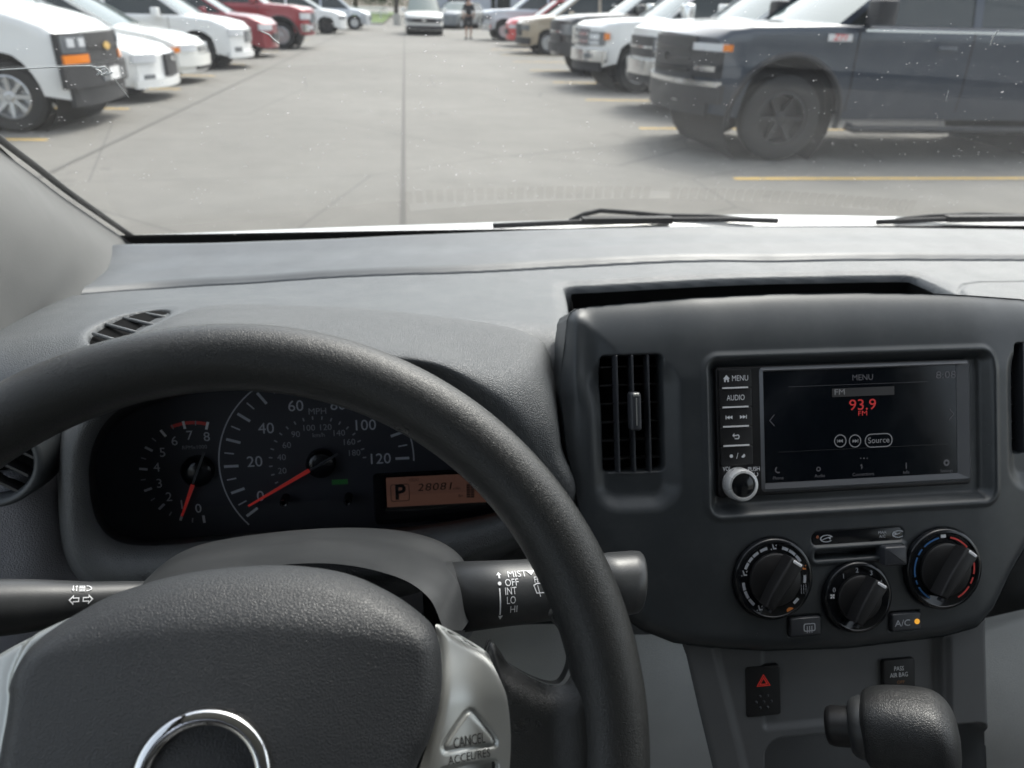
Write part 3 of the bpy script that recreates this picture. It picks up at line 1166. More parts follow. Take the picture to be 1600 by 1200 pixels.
H = H - edge_drop(e, rad, 0.012 + 0.022 * toprad)
H = blur(H, 14)
# recess for the audio unit
s1 = sd_rr(U, V, -0.0065, -0.0055, 0.1135, 0.0575, 0.009)
H = H - 0.0095 * sstep(-0.002, 0.0085, -s1) + 0.0015 * (1 - sstep(0.0, 0.006, np.abs(s1 + 0.0)))
# vents either side: deep rectangular mouth with a soft scoop below
for cu in (-0.1725, 0.1525):
    s2 = sd_rr(U, V, cu, -0.002, 0.0285, 0.0520, 0.017)
    H = H - 0.0075 * sstep(-0.006, 0.010, -s2)
    s3 = sd_rr(U, V, cu, 0.0135, 0.0225, 0.0435, 0.0045)
    H = H - 0.024 * sstep(0.0, 0.0035, -s3)
# slider plate and slot
s4 = sd_rr(U, V, -0.0065, -0.0842, 0.0372, 0.0062, 0.0058)
H = H - 0.0014 * sstep(0.0, 0.0012, -s4)
s5 = sd_rr(U, V, -0.0065, -0.0962, 0.0350, 0.0034, 0.0022)
H = H - 0.010 * sstep(0.0, 0.0016, -s5) + 0.0016 * (1 - sstep(0.0, 0.0035, np.abs(s5 - 0.002)))
DIALS = [(-0.0748, -0.1105, 0.0305, 34), (-0.0092, -0.1287, 0.0272, 33), (0.0602, -0.1120, 0.0312, 36)]
for (cu, cv, r, a) in DIALS:
    dd = np.hypot(U - cu, V - cv)
    H = H - 0.004 * sstep(0, 0.0018, r - dd)
for (cu, cv, hw, hh) in ((-0.0503, -0.1478, 0.0130, 0.0080), (0.0297, -0.1502, 0.0128, 0.0078)):
    s6 = sd_rr(U, V, cu, cv, hw, hh, 0.002)
    H = H - 0.005 * sstep(0, 0.0012, -s6)
field('fascia', SF, us, vs, H, M_STACK, stack, so=so)
# side wall running back into the dash
n = len(OUT)
dense = []
for i in range(n):
    a_, b_ = np.array(OUT[i]), np.array(OUT[(i + 1) % n])
    for f_ in np.linspace(0, 1, 10, endpoint=False):
        dense.append(a_ + (b_ - a_) * f_)
dense = np.array(dense)
dd = []
for q in dense:
    i, j = np.argmin(np.abs(us - q[0])), np.argmin(np.abs(vs - q[1]))
    wq = abs(q[0] + 0.010)
    hq = -0.012 * sstep(0.12, 0.225, wq) - 0.004 * sstep(0.10, 0.15, wq) - (0.012 + 0.014 * sstep(0.0, 0.05, q[1]))
    dd.append(float(H[i, j]))
dd = np.array(dd)
ins = inset(dense, 0.0006)
rows = np.stack([np.stack([SF.at(q[0], q[1], h - k) for q, h in zip(dense if k < 0.01 else inset(dense, 0.002), dd)]) for k in (-0.0008, 0.004, 0.03, 0.05)])
link('fascia_side', grid_mesh(rows, wrap_j=True), M_STACK, stack)


def air_vent(cu, label):
    v = thing('air_vent', label, 'air vent', SF.at(cu, 0.0135, -0.03), group='vents of the centre stack')
    o = rrect(cu, 0.0135, 0.0222, 0.0432, 0.004)
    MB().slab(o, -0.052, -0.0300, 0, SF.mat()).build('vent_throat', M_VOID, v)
    for k in range(6):
        MB().box((cu, -0.020 + 0.0136 * k, -0.0245), (0.0435, 0.0011, 0.010), SF.mat()).build('cross_vane', M_BLACK, v)
    for k in range(3):
        MB().box((cu - 0.0118 + 0.0118 * k, 0.0135, -0.0165), (0.0013, 0.0860, 0.012), SF.mat(), bev=0.0004).build('vane', M_BEZEL, v)
    t = MB()
    t.slab(rrect(cu + 0.0002, 0.0155, 0.0040, 0.0140, 0.0022), -0.014, -0.0045, 0.0018, SF.mat())
    tb = t.build('tab', M_BEZEL, v, ang=50)
    MB().box((cu + 0.0002, 0.0155, -0.0043), (0.0008, 0.020, 0.0006), SF.mat()).build('rib', M_SILVER, tb)
    # chrome dot at the top of the tab
    MB().box((cu + 0.0002, 0.0275, -0.0046), (0.0045, 0.0022, 0.0012), SF.mat(), bev=0.0004).build('tab_tip', M_SILVER, tb)
    return v


air_vent(-0.1725, 'upright slatted air vent between the gauges and the touchscreen')
air_vent(0.1525, 'upright slatted air vent on the passenger side of the touchscreen')

# ------------------------------------------------------------------ audio unit
HU = -0.0095
unit = thing('audio_unit', 'black touchscreen radio with a column of buttons and silver volume knob', 'car radio', SF.at(-0.01, -0.004, HU))
MB().slab(rrect(-0.0103, -0.0025, 0.1015, 0.0482, 0.003), HU - 0.02, HU + 0.0035, 0.0016, SF.mat()).build('housing', M_BLACK, unit, ang=40)
# screen surround: sloped frame
so_, si_ = rrect(0.0062, -0.0018, 0.0845, 0.0462, 0.003), rrect(0.0015, -0.0002, 0.0779, 0.0414, 0.0008)
fr = MB()
nn = len(so_)
V0 = [(*p, HU + 0.0036) for p in so_] + [(*p, HU + 0.0052) for p in inset(so_, 0.0022)] + [(*p, HU + 0.0040) for p in si_] + [(*p, HU + 0.0012) for p in si_]
fr.add(V0, [[k * nn + i, k * nn + (i + 1) % nn, (k + 1) * nn + (i + 1) % nn, (k + 1) * nn + i] for k in range(3) for i in range(nn)], SF.mat())
fr.build('screen_frame', M_SFRAME, unit, ang=30)
scr = MB().slab(si_, HU - 0.004, HU + 0.0037, 0, SF.mat()).build('screen', M_SCREEN, unit, label='dim touchscreen tuned to a radio station')
HS = HU + 0.0040


def scr_text(s, px, py, size, mat=M_SCRTXT, width=None):
    q = SF.uv(px, py, HS)
    text('screen_print', s, size, SF.mat(q[0], q[1], HS), mat, scr, width)


def scr_shape(outline, px, py, mat, name='screen_print', rot=0.0):
    q = SF.uv(px, py, HS)
    MB().poly([(*p, 0) for p in outline], SF.mat(q[0], q[1], HS, rot)).build(name, mat, scr)


def ring_shape(r0, r1, px, py, mat, n=28):
    q = SF.uv(px, py, HS)
    a = arc_band(r0, r1, 0, 360, n)
    MB().add(np.c_[a, np.zeros(len(a))], strip_faces(n), SF.mat(q[0], q[1], HS)).build('screen_print', mat, scr)


scr_text('MENU', 1348, 590, 0.0062, M_SCRDIM, 0.0165)
scr_text('8:08', 1478, 586, 0.0078, M_SCRDIM, 0.0165)
scr_shape([(-.025, -.0032), (.025, -.0032), (.025, .0032), (-.025, .0032)], 1349, 612, M_SCRBOX)
q = SF.uv(1312, 613, HS + .0002)
text('screen_print', 'FM', 0.0062, SF.mat(q[0], q[1], HS + .0002), M_SCRTXT, scr, 0.008)
scr_text('93.9', 1348, 633, 0.0115, M_SCRRED, 0.0215)
scr_text('FM', 1348, 646, 0.0052, M_SCRRED, 0.007)
scr_shape([(-.060, -.0001), (.052, -.0001), (.052, .0001), (-.060, .0001)], 1350, 600, M_SCRDIM)
for px in (1313, 1336):
    ring_shape(0.0042, 0.0049, px, 689, M_SCRTXT)
for px, d in ((1313, -1), (1336, 1)):
    q = SF.uv(px, 689, HS)
    b = MB()
    for k in (-1, 1):
        b.poly([(-d * 0.0010 + k * .0010, .0013, 0), (-d * .0010 + k * .0010, -.0013, 0), (d * .0012 + k * .0010, 0, 0)], SF.mat(q[0], q[1], HS))
    b.poly([(d * .0024 - .0002, .0013, 0), (d * .0024 + .0002, .0013, 0), (d * .0024 + .0002, -.0013, 0), (d * .0024 - .0002, -.0013, 0)], SF.mat(q[0], q[1], HS))
    b.build('screen_print', M_SCRTXT, scr)
q = SF.uv(1373, 688, HS)
o2, i2 = rrect(0, 0, 0.0112, 0.0052, 0.0050, 6), rrect(0, 0, 0.0105, 0.0045, 0.0044, 6)
k2 = len(o2)
MB().add([(*p, 0) for p in o2] + [(*p, 0) for p in i2], [[i, (i + 1) % k2, k2 + (i + 1) % k2, k2 + i] for i in range(k2)], SF.mat(q[0], q[1], HS)).build('screen_print', M_SCRTXT, scr)
scr_text('Source', 1373, 688, 0.0062, M_SCRTXT, 0.0172)
for px, py, d in ((1206, 657, 1), (1487, 647, -1)):
    q = SF.uv(px, py, HS)
    MB().add([(d * .0016, .0042, 0), (d * .0024, .0042, 0), (-d * .0012, 0, 0), (d * .0024, -.0042, 0), (d * .0016, -.0042, 0), (-d * .0020, 0, 0)], [[0, 1, 2, 5], [5, 2, 3, 4]], SF.mat(q[0], q[1], HS)).build('screen_print', M_SCRDIM, scr)
scr_shape([(-.068, -.0001), (.068, -.0001), (.068, .0001), (-.068, .0001)], 1350, 700, M_SCRBOX)
for s, px, py in (('Phone', 1216, 747), ('Audio', 1281, 743.5), ('Connections', 1349, 741), ('Info', 1416, 738), ('Settings', 1479, 735.5)):
    scr_text(s, px, py, 0.0034, M_SCRDIM, None)
MB().add(*(lambda a: (np.c_[a, np.zeros(len(a))], strip_faces(12)))(arc_band(.0016, .0026, 120, 300, 12)), SF.mat(*SF.uv(1216, 734, HS), HS)).build('screen_print', M_SCRDIM, scr)
ring_shape(.0010, .0018, 1279, 733, M_SCRDIM, 16)
scr_shape([(-.0004, -.0022), (.0010, -.001), (-.0010, .001), (.0004, .0022)], 1346, 729, M_SCRDIM)
scr_shape([(-.0004, -.0026), (.0004, -.0026), (.0004, .0020), (-.0004, .0020)], 1416, 727, M_SCRDIM)
ring_shape(.0011, .0026, 1479, 723, M_SCRDIM, 16)
for k in range(-1, 2):
    scr_shape([(-.0004, -.0004), (.0004, -.0004), (.0004, .0004), (-.0004, .0004)], 1350 + 5 * k, 716, M_SCRTXT if k == 0 else M_SCRDIM)

# button column
HB = HU + 0.0050
by = [0.0440, 0.0297, 0.0156, 0.0014, -0.0127, -0.0272]
for k in range(5):
    v0, v1 = by[k + 1], by[k]
    vm = (v0 + v1) / 2
    bt = MB().slab(rrect(-0.0974, vm, 0.0124, (v1 - v0) / 2 - 0.0003, 0.0010, 3), HU, HB, 0.0005, SF.mat()).build('button', M_BLACK, unit, ang=40)
    if k < 4:
        MB().box((-0.0978, v0 + 0.0004, HB + 0.0002), (0.0196, 0.0011, 0.0014), SF.mat()).build('chrome_strip', M_STRIP, bt)
    Mb = SF.mat(-0.0974, vm, HB + 0.0003)
    if k == 0:
        text('legend', 'MENU', 0.0058, SF.mat(-0.0938, vm, HB + .0003), M_WHITE, bt, 0.0123)
        MB().poly([(-.0026, 0, 0), (0, .0028, 0), (.0026, 0, 0), (.0018, 0, 0), (.0018, -.0024, 0), (.0006, -.0024, 0), (.0006, -.0008, 0), (-.0006, -.0008, 0), (-.0006, -.0024, 0), (-.0018, -.0024, 0), (-.0018, 0, 0)],
                  SF.mat(-0.1042, vm, HB + .0003)).build('legend', M_WHITE, bt)
    elif k == 1:
        text('legend', 'AUDIO', 0.0058, Mb, M_WHITE, bt, 0.0137)
    elif k == 2:
        b = MB()
        for cx, d in ((-0.0052, -1), (0.0052, 1)):
            for j in (-1, 1):
                b.poly([(cx - d * .0012 + j * .0011, .0014, 0), (cx - d * .0012 + j * .0011, -.0014, 0), (cx + d * .0012 + j * .0011, 0, 0)], Mb)
            b.poly([(cx + d * .0026 - .0003, .0014, 0), (cx + d * .0026 + .0003, .0014, 0), (cx + d * .0026 + .0003, -.0014, 0), (cx + d * .0026 - .0003, -.0014, 0)], Mb)
        b.build('legend', M_WHITE, bt)
    elif k == 3:
        b = MB()
        b.add(*(lambda a: (np.c_[a, np.zeros(len(a))], strip_faces(12)))(arc_band(.0010, .0019, -90, 90, 12)), SF.mat(-0.0970, vm - .0003, HB + .0003))
        b.poly([(-.0022, .0012, 0), (-.0022, -.0 + .0003, 0), (.0004, -.0 + .0003, 0), (.0004, .0012, 0)], SF.mat(-0.0973, vm, HB + .0003))
        b.poly([(-.0034, .0008, 0), (-.0018, .0026, 0), (-.0018, -.0010, 0)], SF.mat(-0.0973, vm, HB + .0003))
        b.poly([(-.0016, -.0020, 0), (.0004, -.0020, 0), (.0004, -.0012, 0), (-.0016, -.0012, 0)], SF.mat(-0.0973, vm, HB + .0003))
        b.build('legend', M_WHITE, bt)
    else:
        b = MB()
        a = np.linspace(0, 2 * math.pi, 16, endpoint=False)
        b.poly([(-.0044 + .0013 * math.cos(x), .0013 * math.sin(x), 0) for x in a], Mb)
        b.poly([(-.0006, -.0022, 0), (-.0002, -.0022, 0), (.0010, .0022, 0), (.0006, .0022, 0)], Mb)
        b.poly([(.0046 + .0016 * math.cos(x), .0016 * math.sin(x), 0) for x in np.linspace(R(-150), R(60), 10)], Mb)
        b.build('legend', M_WHITE, bt)
text('legend', 'VOL', 0.0044, SF.mat(*SF.uv(1136, 733, HB), HB), M_WHITE, unit, 0.0064)
text('legend', 'PUSH', 0.0044, SF.mat(*SF.uv(1178, 733, HB), HB), M_WHITE, unit, 0.0090)
q = SF.uv(1181, 741, HB)
a = arc_band(.0013, .0018, -230, 50, 16)
MB().add(np.c_[a, np.zeros(len(a))], strip_faces(16), SF.mat(q[0], q[1], HB)).build('legend', M_WHITE, unit)
kq = SF.uv(1157, 757, HU + .008)
kn = MB().lathe([(0.0122, HU), (0.0122, HU + 0.004), (0.0118, HU + 0.012), (0.0108, HU + 0.0135), (0.0092, HU + 0.0138), (0.0088, HU + 0.0128)], 40, SF.mat(kq[0], kq[1], 0), cap=False).build('volume_knob', M_KNOBSIL, unit, ang=45)
MB().lathe([(0.0089, HU + 0.0128), (0.0086, HU + 0.0131), (0.0001, HU + 0.0133)], 40, SF.mat(kq[0], kq[1], 0), cap=False).build('knob_face', M_GLOSSB, kn, smooth=True)

# ------------------------------------------------------------------ climate dials
def arc_mark(par, cu, cv, r0, r1, a0, a1, mat, h):
    nseg = max(3, int(abs(a1 - a0) / 6) + 2)
    a = arc_band(r0, r1, a0, a1, nseg)
    MB().add(np.c_[a, np.zeros(len(a))], strip_faces(nseg), SF.mat(cu, cv, h)).build('marking', mat, par)


def dial(k, label):
    cu, cv, r, ang = DIALS[k]
    t = thing('climate_dial', label, 'dial', SF.at(cu, cv, 0), group='rotary climate dials')
    M = SF.mat(cu, cv, 0)
    bz = MB().lathe([(r - 0.0004, -0.006), (r - 0.0004, 0.0035), (r - 0.0014, 0.0050), (r - 0.0030, 0.0052), (r - 0.0042, 0.0040), (0.0001, 0.0040)], 56, M, cap=False).build('bezel', M_GLOSSB, t, ang=50)
    kr = r * (0.64 if k != 1 else 0.63)
    kb = MB().lathe([(kr, 0.0040), (kr, 0.0065), (kr - 0.0012, 0.0075), (0.0001, 0.0080)], 48, M, cap=False).build('turning_disc', M_BLACK, t, ang=45)
    # grip bar across the disc
    Mg = SF.mat(cu, cv, 0.0075, R(90 - ang))
    MB().slab([(-kr * 1.02, -.0034), (-kr * .2, -.0052), (kr * 1.0, -.0058), (kr * 1.04, 0.0), (kr * 1.0, .0058), (-kr * .2, .0052), (-kr * 1.02, .0034)], 0, 0.0125, 0.0022, Mg).build('grip', M_BLACK, t, ang=50)
    MB().box((kr * 0.92, 0, 0.0118), (0.0022, 0.0075, 0.0022), Mg, bev=.0006).build('pointer', M_WHITE, t)
    MB().box((-kr * 0.98, -0.0052, 0.003), (0.006, 0.0022, 0.004), Mg).build('grip_foot', M_BEZEL, t)
    return t, bz


HM = 0.0043
d0, b0 = dial(0, 'air direction dial with airflow pictograms, lowest of the driver side')
d0['label'] = 'air direction dial ringed with white dashes and airflow symbols'
cu, cv, r, _ = DIALS[0]
for a0, a1 in ((182, 196), (198, 212), (214, 228), (146, 158), (134, 144), (120, 132), (102, 116), (62, 74), (46, 60), (30, 44), (4, -10), (-40, -52)):
    arc_mark(b0, cu, cv, r * .74, r * .81, a0, a1, M_PRINT, HM)


def seat_icon(par, cu, cv, a, mat, rr):
    x, y = rr * math.cos(R(a)), rr * math.sin(R(a))
    b = MB()
    M = SF.mat(cu + x, cv + y, HM)
    b.poly([(-.0012, .0024, 0), (-.0004, .0024, 0), (.0004, -.0004, 0), (.0022, -.0006, 0), (.0022, -.0016, 0), (-.0004, -.0016, 0)], M)
    b.poly([(.0012, .0014, 0), (.0026, .0020, 0), (.0020, .0006, 0)], M)
    b.poly([(-.0024, -.0014, 0), (-.0014, -.0008, 0), (-.0014, -.0022, 0)], M)
    b.build('marking', mat, par)


for a, mt in ((166, M_PRINT), (90, M_PRINT), (240, M_PRINT), (18, M_ORANGEP)):
    seat_icon(b0, cu, cv, a, mt, r * .775)
for j in range(3):
    text('marking', ('AUTO', 'MIX', 'A/C')[j] if False else '|||', 0.0022, SF.mat(cu + .0225, cv - .0062 - .0024 * j, HM), M_DIM, b0, 0.0042)
MB().poly([(0.0145 * 0 + .0120 + .0030 * math.cos(x), -.0235 + .0021 * math.sin(x), HM) for x in np.linspace(0, 2 * math.pi, 14, endpoint=False)], SF.mat(cu, cv, 0)).build('marking', M_ORANGEP, b0)
d1, b1 = dial(1, 'fan speed dial numbered zero to four between the larger dials')
cu, cv, r, _ = DIALS[1]
for s, a in (('0', 160), ('1', 125), ('2', 93), ('3', 60), ('4', 30)):
    text('marking', s, 0.0050, SF.mat(cu + r * .755 * math.cos(R(a)), cv + r * .755 * math.sin(R(a)), HM), M_PRINT, b1)
b = MB()
for j in range(4):
    a = R(45 + 90 * j)
    b.poly([(0, 0, 0), (.0016 * math.cos(a - .6), .0016 * math.sin(a - .6), 0), (.0024 * math.cos(a), .0024 * math.sin(a), 0), (.0016 * math.cos(a + .6), .0016 * math.sin(a + .6), 0)], SF.mat(cu - r * .76, cv + .0025, HM))
b.build('marking', M_WHITE, b1)
d2, b2 = dial(2, 'temperature dial ringed with blue and red arcs')
cu, cv, r, _ = DIALS[2]
for a0, a1, mt in ((100, 132, M_BLUEP), (138, 150, M_BLUEP), (155, 190, M_BLUEP), (196, 204, M_BLUEP), (210, 240, M_BLUEP), (78, 40, M_REDP), (20, -12, M_REDP), (-18, -30, M_REDP), (-36, -64, M_REDP)):
    arc_mark(b2, cu, cv, r * .76, r * .80, a0, a1, mt, HM)
MB().box((cu - .0008, cv + r * .81, HM), (.0038, .0024, .0006), SF.mat()).build('marking', M_WHITE, b2)

# recirculation slider
sl = thing('recirculation_slider', 'small black slider lever in its slot above the fan dial', 'slider', SF.at(0.02, -0.097, 0))
MB().slab(rrect(-0.0065, -0.0842, 0.0368, 0.0058, 0.0054), -0.003, -0.0008, 0.0004, SF.mat()).build('plate', M_GLOSSB, sl, ang=40)
MB().slab(rrect(0.0187, -0.0985, 0.0088, 0.0072, 0.0016), -0.004, 0.0085, 0.0018, SF.mat()).build('lever', M_BEZEL, sl, ang=50)
text('legend', 'MAX\nA/C', 0.0030, SF.mat(0.0135, -0.0838, -0.0004), M_PRINT, sl, 0.0066)
for cx, sc in ((-0.0310, 1.0), (0.0265, -1.0)):
    b = MB()
    M = SF.mat(cx, -0.0842, -0.0004)
    a = arc_band(.0022, .0028, 20, 320, 16)
    b.add(np.c_[a[:, 0] * 1.9, a[:, 1], np.zeros(len(a))], strip_faces(16), M)
    b.poly([(.0012 * sc, .0006, 0), (.0036 * sc, .0016, 0), (.0030 * sc, -.0010, 0)], M)
    b.poly([(-.0034, -.0004, 0), (.0014, .0010, 0), (.0014, .0004, 0), (-.0034, -.0010, 0)], M)
    b.build('legend', M_PRINT, sl)
MB().poly([(.0011 * math.cos(x) - .0382, .0011 * math.sin(x) - .0826, -.0004) for x in np.linspace(0, 2 * math.pi, 12, endpoint=False)], SF.mat()).build('indicator', flat('dim_amber', (.35, .12, .06), .4), sl)

# two push buttons
b1 = thing('defrost_button', 'rear window defrost push button beside the air direction dial', 'button', SF.at(-.05, -.148, 0))
MB().slab(rrect(-0.0503, -0.1478, 0.0118, 0.0068, 0.0014), -0.006, 0.0032, 0.0012, SF.mat()).build('cap', M_BEZEL, b1, ang=50)
b = MB()
o2, i2 = rrect(0, 0, .0046, .0030, .0014, 3), rrect(0, 0, .0039, .0023, .0010, 3)
k2 = len(o2)
M = SF.mat(-0.0478, -0.1482, 0.0034)
b.add([(*p, 0) for p in o2] + [(*p, 0) for p in i2], [[i, (i + 1) % k2, k2 + (i + 1) % k2, k2 + i] for i in range(k2)], M)
for x in (-.0018, 0, .0018):
    b.poly([(x - .0003, -.0042, 0), (x + .0003, -.0042, 0), (x + .0003, .0010, 0), (x - .0003, .0010, 0)], M)
b.build('legend', M_PRINT, b1)
b2 = thing('ac_button', 'air conditioning push button with glowing amber light', 'button', SF.at(.03, -.15, 0))
MB().slab(rrect(0.0297, -0.1502, 0.0116, 0.0066, 0.0014), -0.006, 0.0032, 0.0012, SF.mat()).build('cap', M_BEZEL, b2, ang=50)
text('legend', 'A/C', 0.0068, SF.mat(0.0262, -0.1508, 0.0034), M_PRINT, b2, 0.0122)
MB().lathe([(0.0020, 0.0), (0.0020, 0.0036), (0.0001, 0.0038)], 20, SF.mat(0.0378, -0.1502, 0), cap=False).build('indicator', M_LAMP, b2)

# ------------------------------------------------------------------ lower console
cons = thing('lower_console', 'grey lower console panel beneath the centre stack', 'console', SF.at(-0.01, -0.25, -0.03))
HC = -0.020
cl = [SF.uv(x, y, HC) for x, y in ((1062, 1000), (1070, 1022), (1088, 1100), (1112, 1200), (1150, 1380), (1190, 1600), (1560, 1600), (1549, 1380), (1541, 1200), (1537, 1100), (1534, 1000), (1534, 940))]
us = np.arange(-0.16, 0.13, 0.0009)
vs = np.arange(-0.46, -0.125, 0.0009)
U, V = np.meshgrid(us, vs, indexing='ij')
so = sd_poly(U, V, cl)
H = np.full(U.shape, HC) - edge_drop(np.maximum(-so, 0), 0.004)
# raised side ribs
ul = np.interp(V, [cl[4][1], cl[3][1], cl[0][1]], [cl[4][0], cl[3][0], cl[0][0]])
H += 0.006 * (1 - sstep(0.014, 0.024, np.abs(U - ul - 0.006)))
H += 0.006 * sstep(0.070, 0.074, U)
# switch carrier and the shifter well
a0, a1 = SF.uv(1145, 1035, HC), SF.uv(1380, 1130, HC)
s1 = sd_rr(U, V, 0.002, -0.202, 0.078, 0.034, 0.006)
H = H - 0.003 * sstep(0, 0.006, -s1)
wl_ = SF.uv(1180, 1155, HC)
s2 = sd_rr(U, V, 0.020, wl_[1] - 0.075, 0.095, 0.075, 0.016)
H = H - 0.030 * sstep(0, 0.012, -s2)
field('panel', SF, us, vs, H, M_CONS, cons, so=so)

hz = thing('hazard_switch', 'black hazard warning switch with red triangle', 'switch', SF.at(-0.075, -0.2, HC))
q = SF.uv(1194, 1081, HC + .002)
MB().slab(rrect(0, 0, 0.0140, 0.0195, 0.0025), -0.012, 0.0030, 0.0012, SF.mat(q[0], q[1], HC - .002)).build('cap', M_BLACK, hz, ang=45)
b = MB()
M = SF.mat(q[0], q[1] + 0.0072, HC + .0013)
for s0, s1_ in ((.0066, .0051), (.0042, .0026)):
    t0 = [(s0 * math.cos(R(a)), s0 * math.sin(R(a)) * .95, 0) for a in (90, 210, 330)]
    t1 = [(s1_ * math.cos(R(a)), s1_ * math.sin(R(a)) * .95, 0) for a in (90, 210, 330)]
    b.add(t0 + t1, [[i, (i + 1) % 3, 3 + (i + 1) % 3, 3 + i] for i in range(3)], M)
b.build('red_triangle', flat('hazard_red', (.8, .05, .04), .4, emit=(.9, .06, .04), es=.03), hz)
for dx, dy in ((-.0030, -.0035), (.0030, -.0035), (-.0060, -.0080), (0, -.0080), (.0060, -.0080), (-.0030, -.0125), (.0030, -.0125)):
    MB().lathe([(.0011, 0), (.0009, .0007), (.0001, .0010)], 10, SF.mat(q[0] + dx, q[1] + dy, HC + .001), cap=False).build('dimple', M_BEZEL, hz, smooth=True)
ai = thing('airbag_indicator', 'black passenger airbag indicator tile with white lettering', 'indicator', SF.at(0.03, -0.19, HC))
q = SF.uv(1406, 1062, HC + .001)
MB().slab(rrect(0, 0, 0.0135, 0.0160, 0.0022), -0.012, 0.0026, 0.0010, SF.mat(q[0], q[1], HC - .002)).build('tile', M_BLACK, ai, ang=45)
q = SF.uv(1405, 1050, HC + .001)
text('lettering', 'PASS\nAIR BAG', 0.0050, SF.mat(q[0], q[1], HC + .0008), M_WHITE, ai, 0.0150)
q = SF.uv(1408, 1066, HC + .001)
text('lettering', 'OFF', 0.0034, SF.mat(q[0], q[1], HC + .0008), flat('dim_orange', (.35, .16, .06), .5), ai, 0.0062)

# ------------------------------------------------------------------ gear selector
gs = thing('gear_selector', 'black leather grained gear selector knob with thumb button', 'gear lever', SF.at(0.03, -0.26, 0.0))
ga, gb = onY(1353, 1137, .318), onY(1480, 1146, .296)
ax = gb - ga
ax /= np.linalg.norm(ax)
up = np.array([0.0, 0.30, 0.95])
up -= ax * (up @ ax)
up /= np.linalg.norm(up)
side = np.cross(ax, up)
sec = [(-0.003, .016, .016, 0), (0.0, .0215, .0215, 0), (0.004, .0240, .0240, 0), (0.013, .0258, .0258, 0), (0.026, .0266, .028, -.001), (0.038, .0262, .029, -.002), (0.0455, .0240, .028, -.003), (0.051, .019, .023, -.004), (0.054, .011, .014, -.004), (0.055, .001, .001, -.004)]
rows = []
for (s, ru, rs, off) in sec:
    rows.append([ga + ax * s + up * (off + ru * math.copysign(abs(math.sin(t)) ** .75, math.sin(t))) + side * rs * math.copysign(abs(math.cos(t)) ** .75, math.cos(t)) for t in np.linspace(0, 2 * math.pi, 40, endpoint=False)])
rows = np.array(rows)
M_KNOB = plastic('knob_leather', (0.022, 0.023, 0.024), 0.36, grain=720, depth=0.00016, spec=0.6, wrinkle=True)
link('knob', grid_mesh(np.stack([crom(rows[:, j], 40) for j in range(40)], 1), wrap_j=True), M_KNOB, gs)


def axial(name, prof, mat, par, n=36):
    r_ = np.array([[ga + ax * s + up * rr_ * math.sin(t) + side * rr_ * math.cos(t) for t in np.linspace(0, 2 * math.pi, n, endpoint=False)] for s, rr_ in prof])
    return link(name, grid_mesh(r_, wrap_j=True), mat, par)


axial('collar', [(0.002, .0200), (-.003, .0205), (-.007, .0190), (-.0095, .0165), (-.0095, .0140)], M_STALK, gs)
axial('thumb_button', [(-.007, .0132), (-.0205, .0132), (-.0240, .0120), (-.0252, .0095), (-.0255, .0001)], M_BLACK, gs)
st0 = ga + ax * 0.03 - up * 0.02
MB().tube([st0, st0 - up * 0.05 + np.array([0, .02, 0]), st0 - up * 0.16 + np.array([0, .07, -.02])], [.017, .013, .012], 20).build('stem', M_BLACK, gs, smooth=True)

# ------------------------------------------------------------------ instrument cluster
KF = Frame(EYE + ray(497, 724) * 0.642, 14)
cluster = thing('instrument_cluster', 'dark instrument cluster with speedometer, rev counter and amber display', 'gauges', KF.at(0, 0, -0.02))
fo = [KF.uv(x, y) for x, y in ((150, 860), (110, 700), (170, 590), (330, 560), (640, 560), (760, 640), (835, 740), (830, 840), (640, 860), (400, 870))]
MB().slab(crom(fo, 60, True), -0.03, 0.0, 0, KF.mat()).build('face', M_FACE, cluster)
# it leans back towards the driver at the top, so that it mirrors the dark knee area
LF = Frame(KF.at(0, 0, 0.022), -20)
lens = [LF.uv(x, y) for x, y in ((150, 862), (120, 740), (165, 630), (310, 580), (640, 575), (755, 635), (815, 730), (825, 822), (640, 850), (400, 860))]
LO = np.array(crom(lens, 48, True))
MB().add([(*p, 0.0) for p in LO], [list(range(48))], LF.mat()).build('lens', M_LENS, cluster, label='clear plastic lens over the gauges')


def kmat(px, py, h=0.0004, rot=0.0):
    q = KF.uv(px, py, h)
    return KF.mat(q[0], q[1], h, rot)


def ticks(par, cx, cy, r0, r1, ang, w, mat):
    a = R(ang)
    MB().poly([(r0, -w / 2, 0), (r1, -w / 2, 0), (r1, w / 2, 0), (r0, w / 2, 0)], KF.mat(cx, cy, 0.0004, a)).build('tick', mat, par)


# speedometer
c = KF.uv(497, 722)
kpx = 1.0 / 1180 * 0.642 * 1.045         # metres on the face for one photo pixel, across
spd = MB().add(*(lambda a: (np.c_[a, np.zeros(len(a))], strip_faces(60)))(arc_band(0.1355 * 0.57, 0.1370 * 0.57 + .0002, 221, -2, 60)), KF.mat(c[0], c[1], 0.0004)).build('speedometer', M_PRINT, cluster)
RS = 0.1285 * 0.57
for m_ in range(0, 121, 5):
    a = 216 - 1.8 * m_
    if m_ % 10 == 0:
        ticks(spd, c[0], c[1], RS - 0.0105, RS + 0.0008, a, 0.0022, M_PRINT)
    else:
        ticks(spd, c[0], c[1], RS - 0.0070, RS + 0.0004, a, 0.0011, M_PRINT)
for s, px, py in (('0', 407, 776), ('20', 398, 722), ('40', 416, 670), ('60', 462, 635), ('80', 528, 633), ('100', 569.5, 665), ('120', 593, 717.5)):
    text('numeral', s, 0.0128, kmat(px, py), M_PRINT, spd)
text('numeral', 'MPH', 0.0074, kmat(496, 643), M_DIM, spd)
text('numeral', 'km/h', 0.0050, kmat(498, 680), M_DIM, spd)
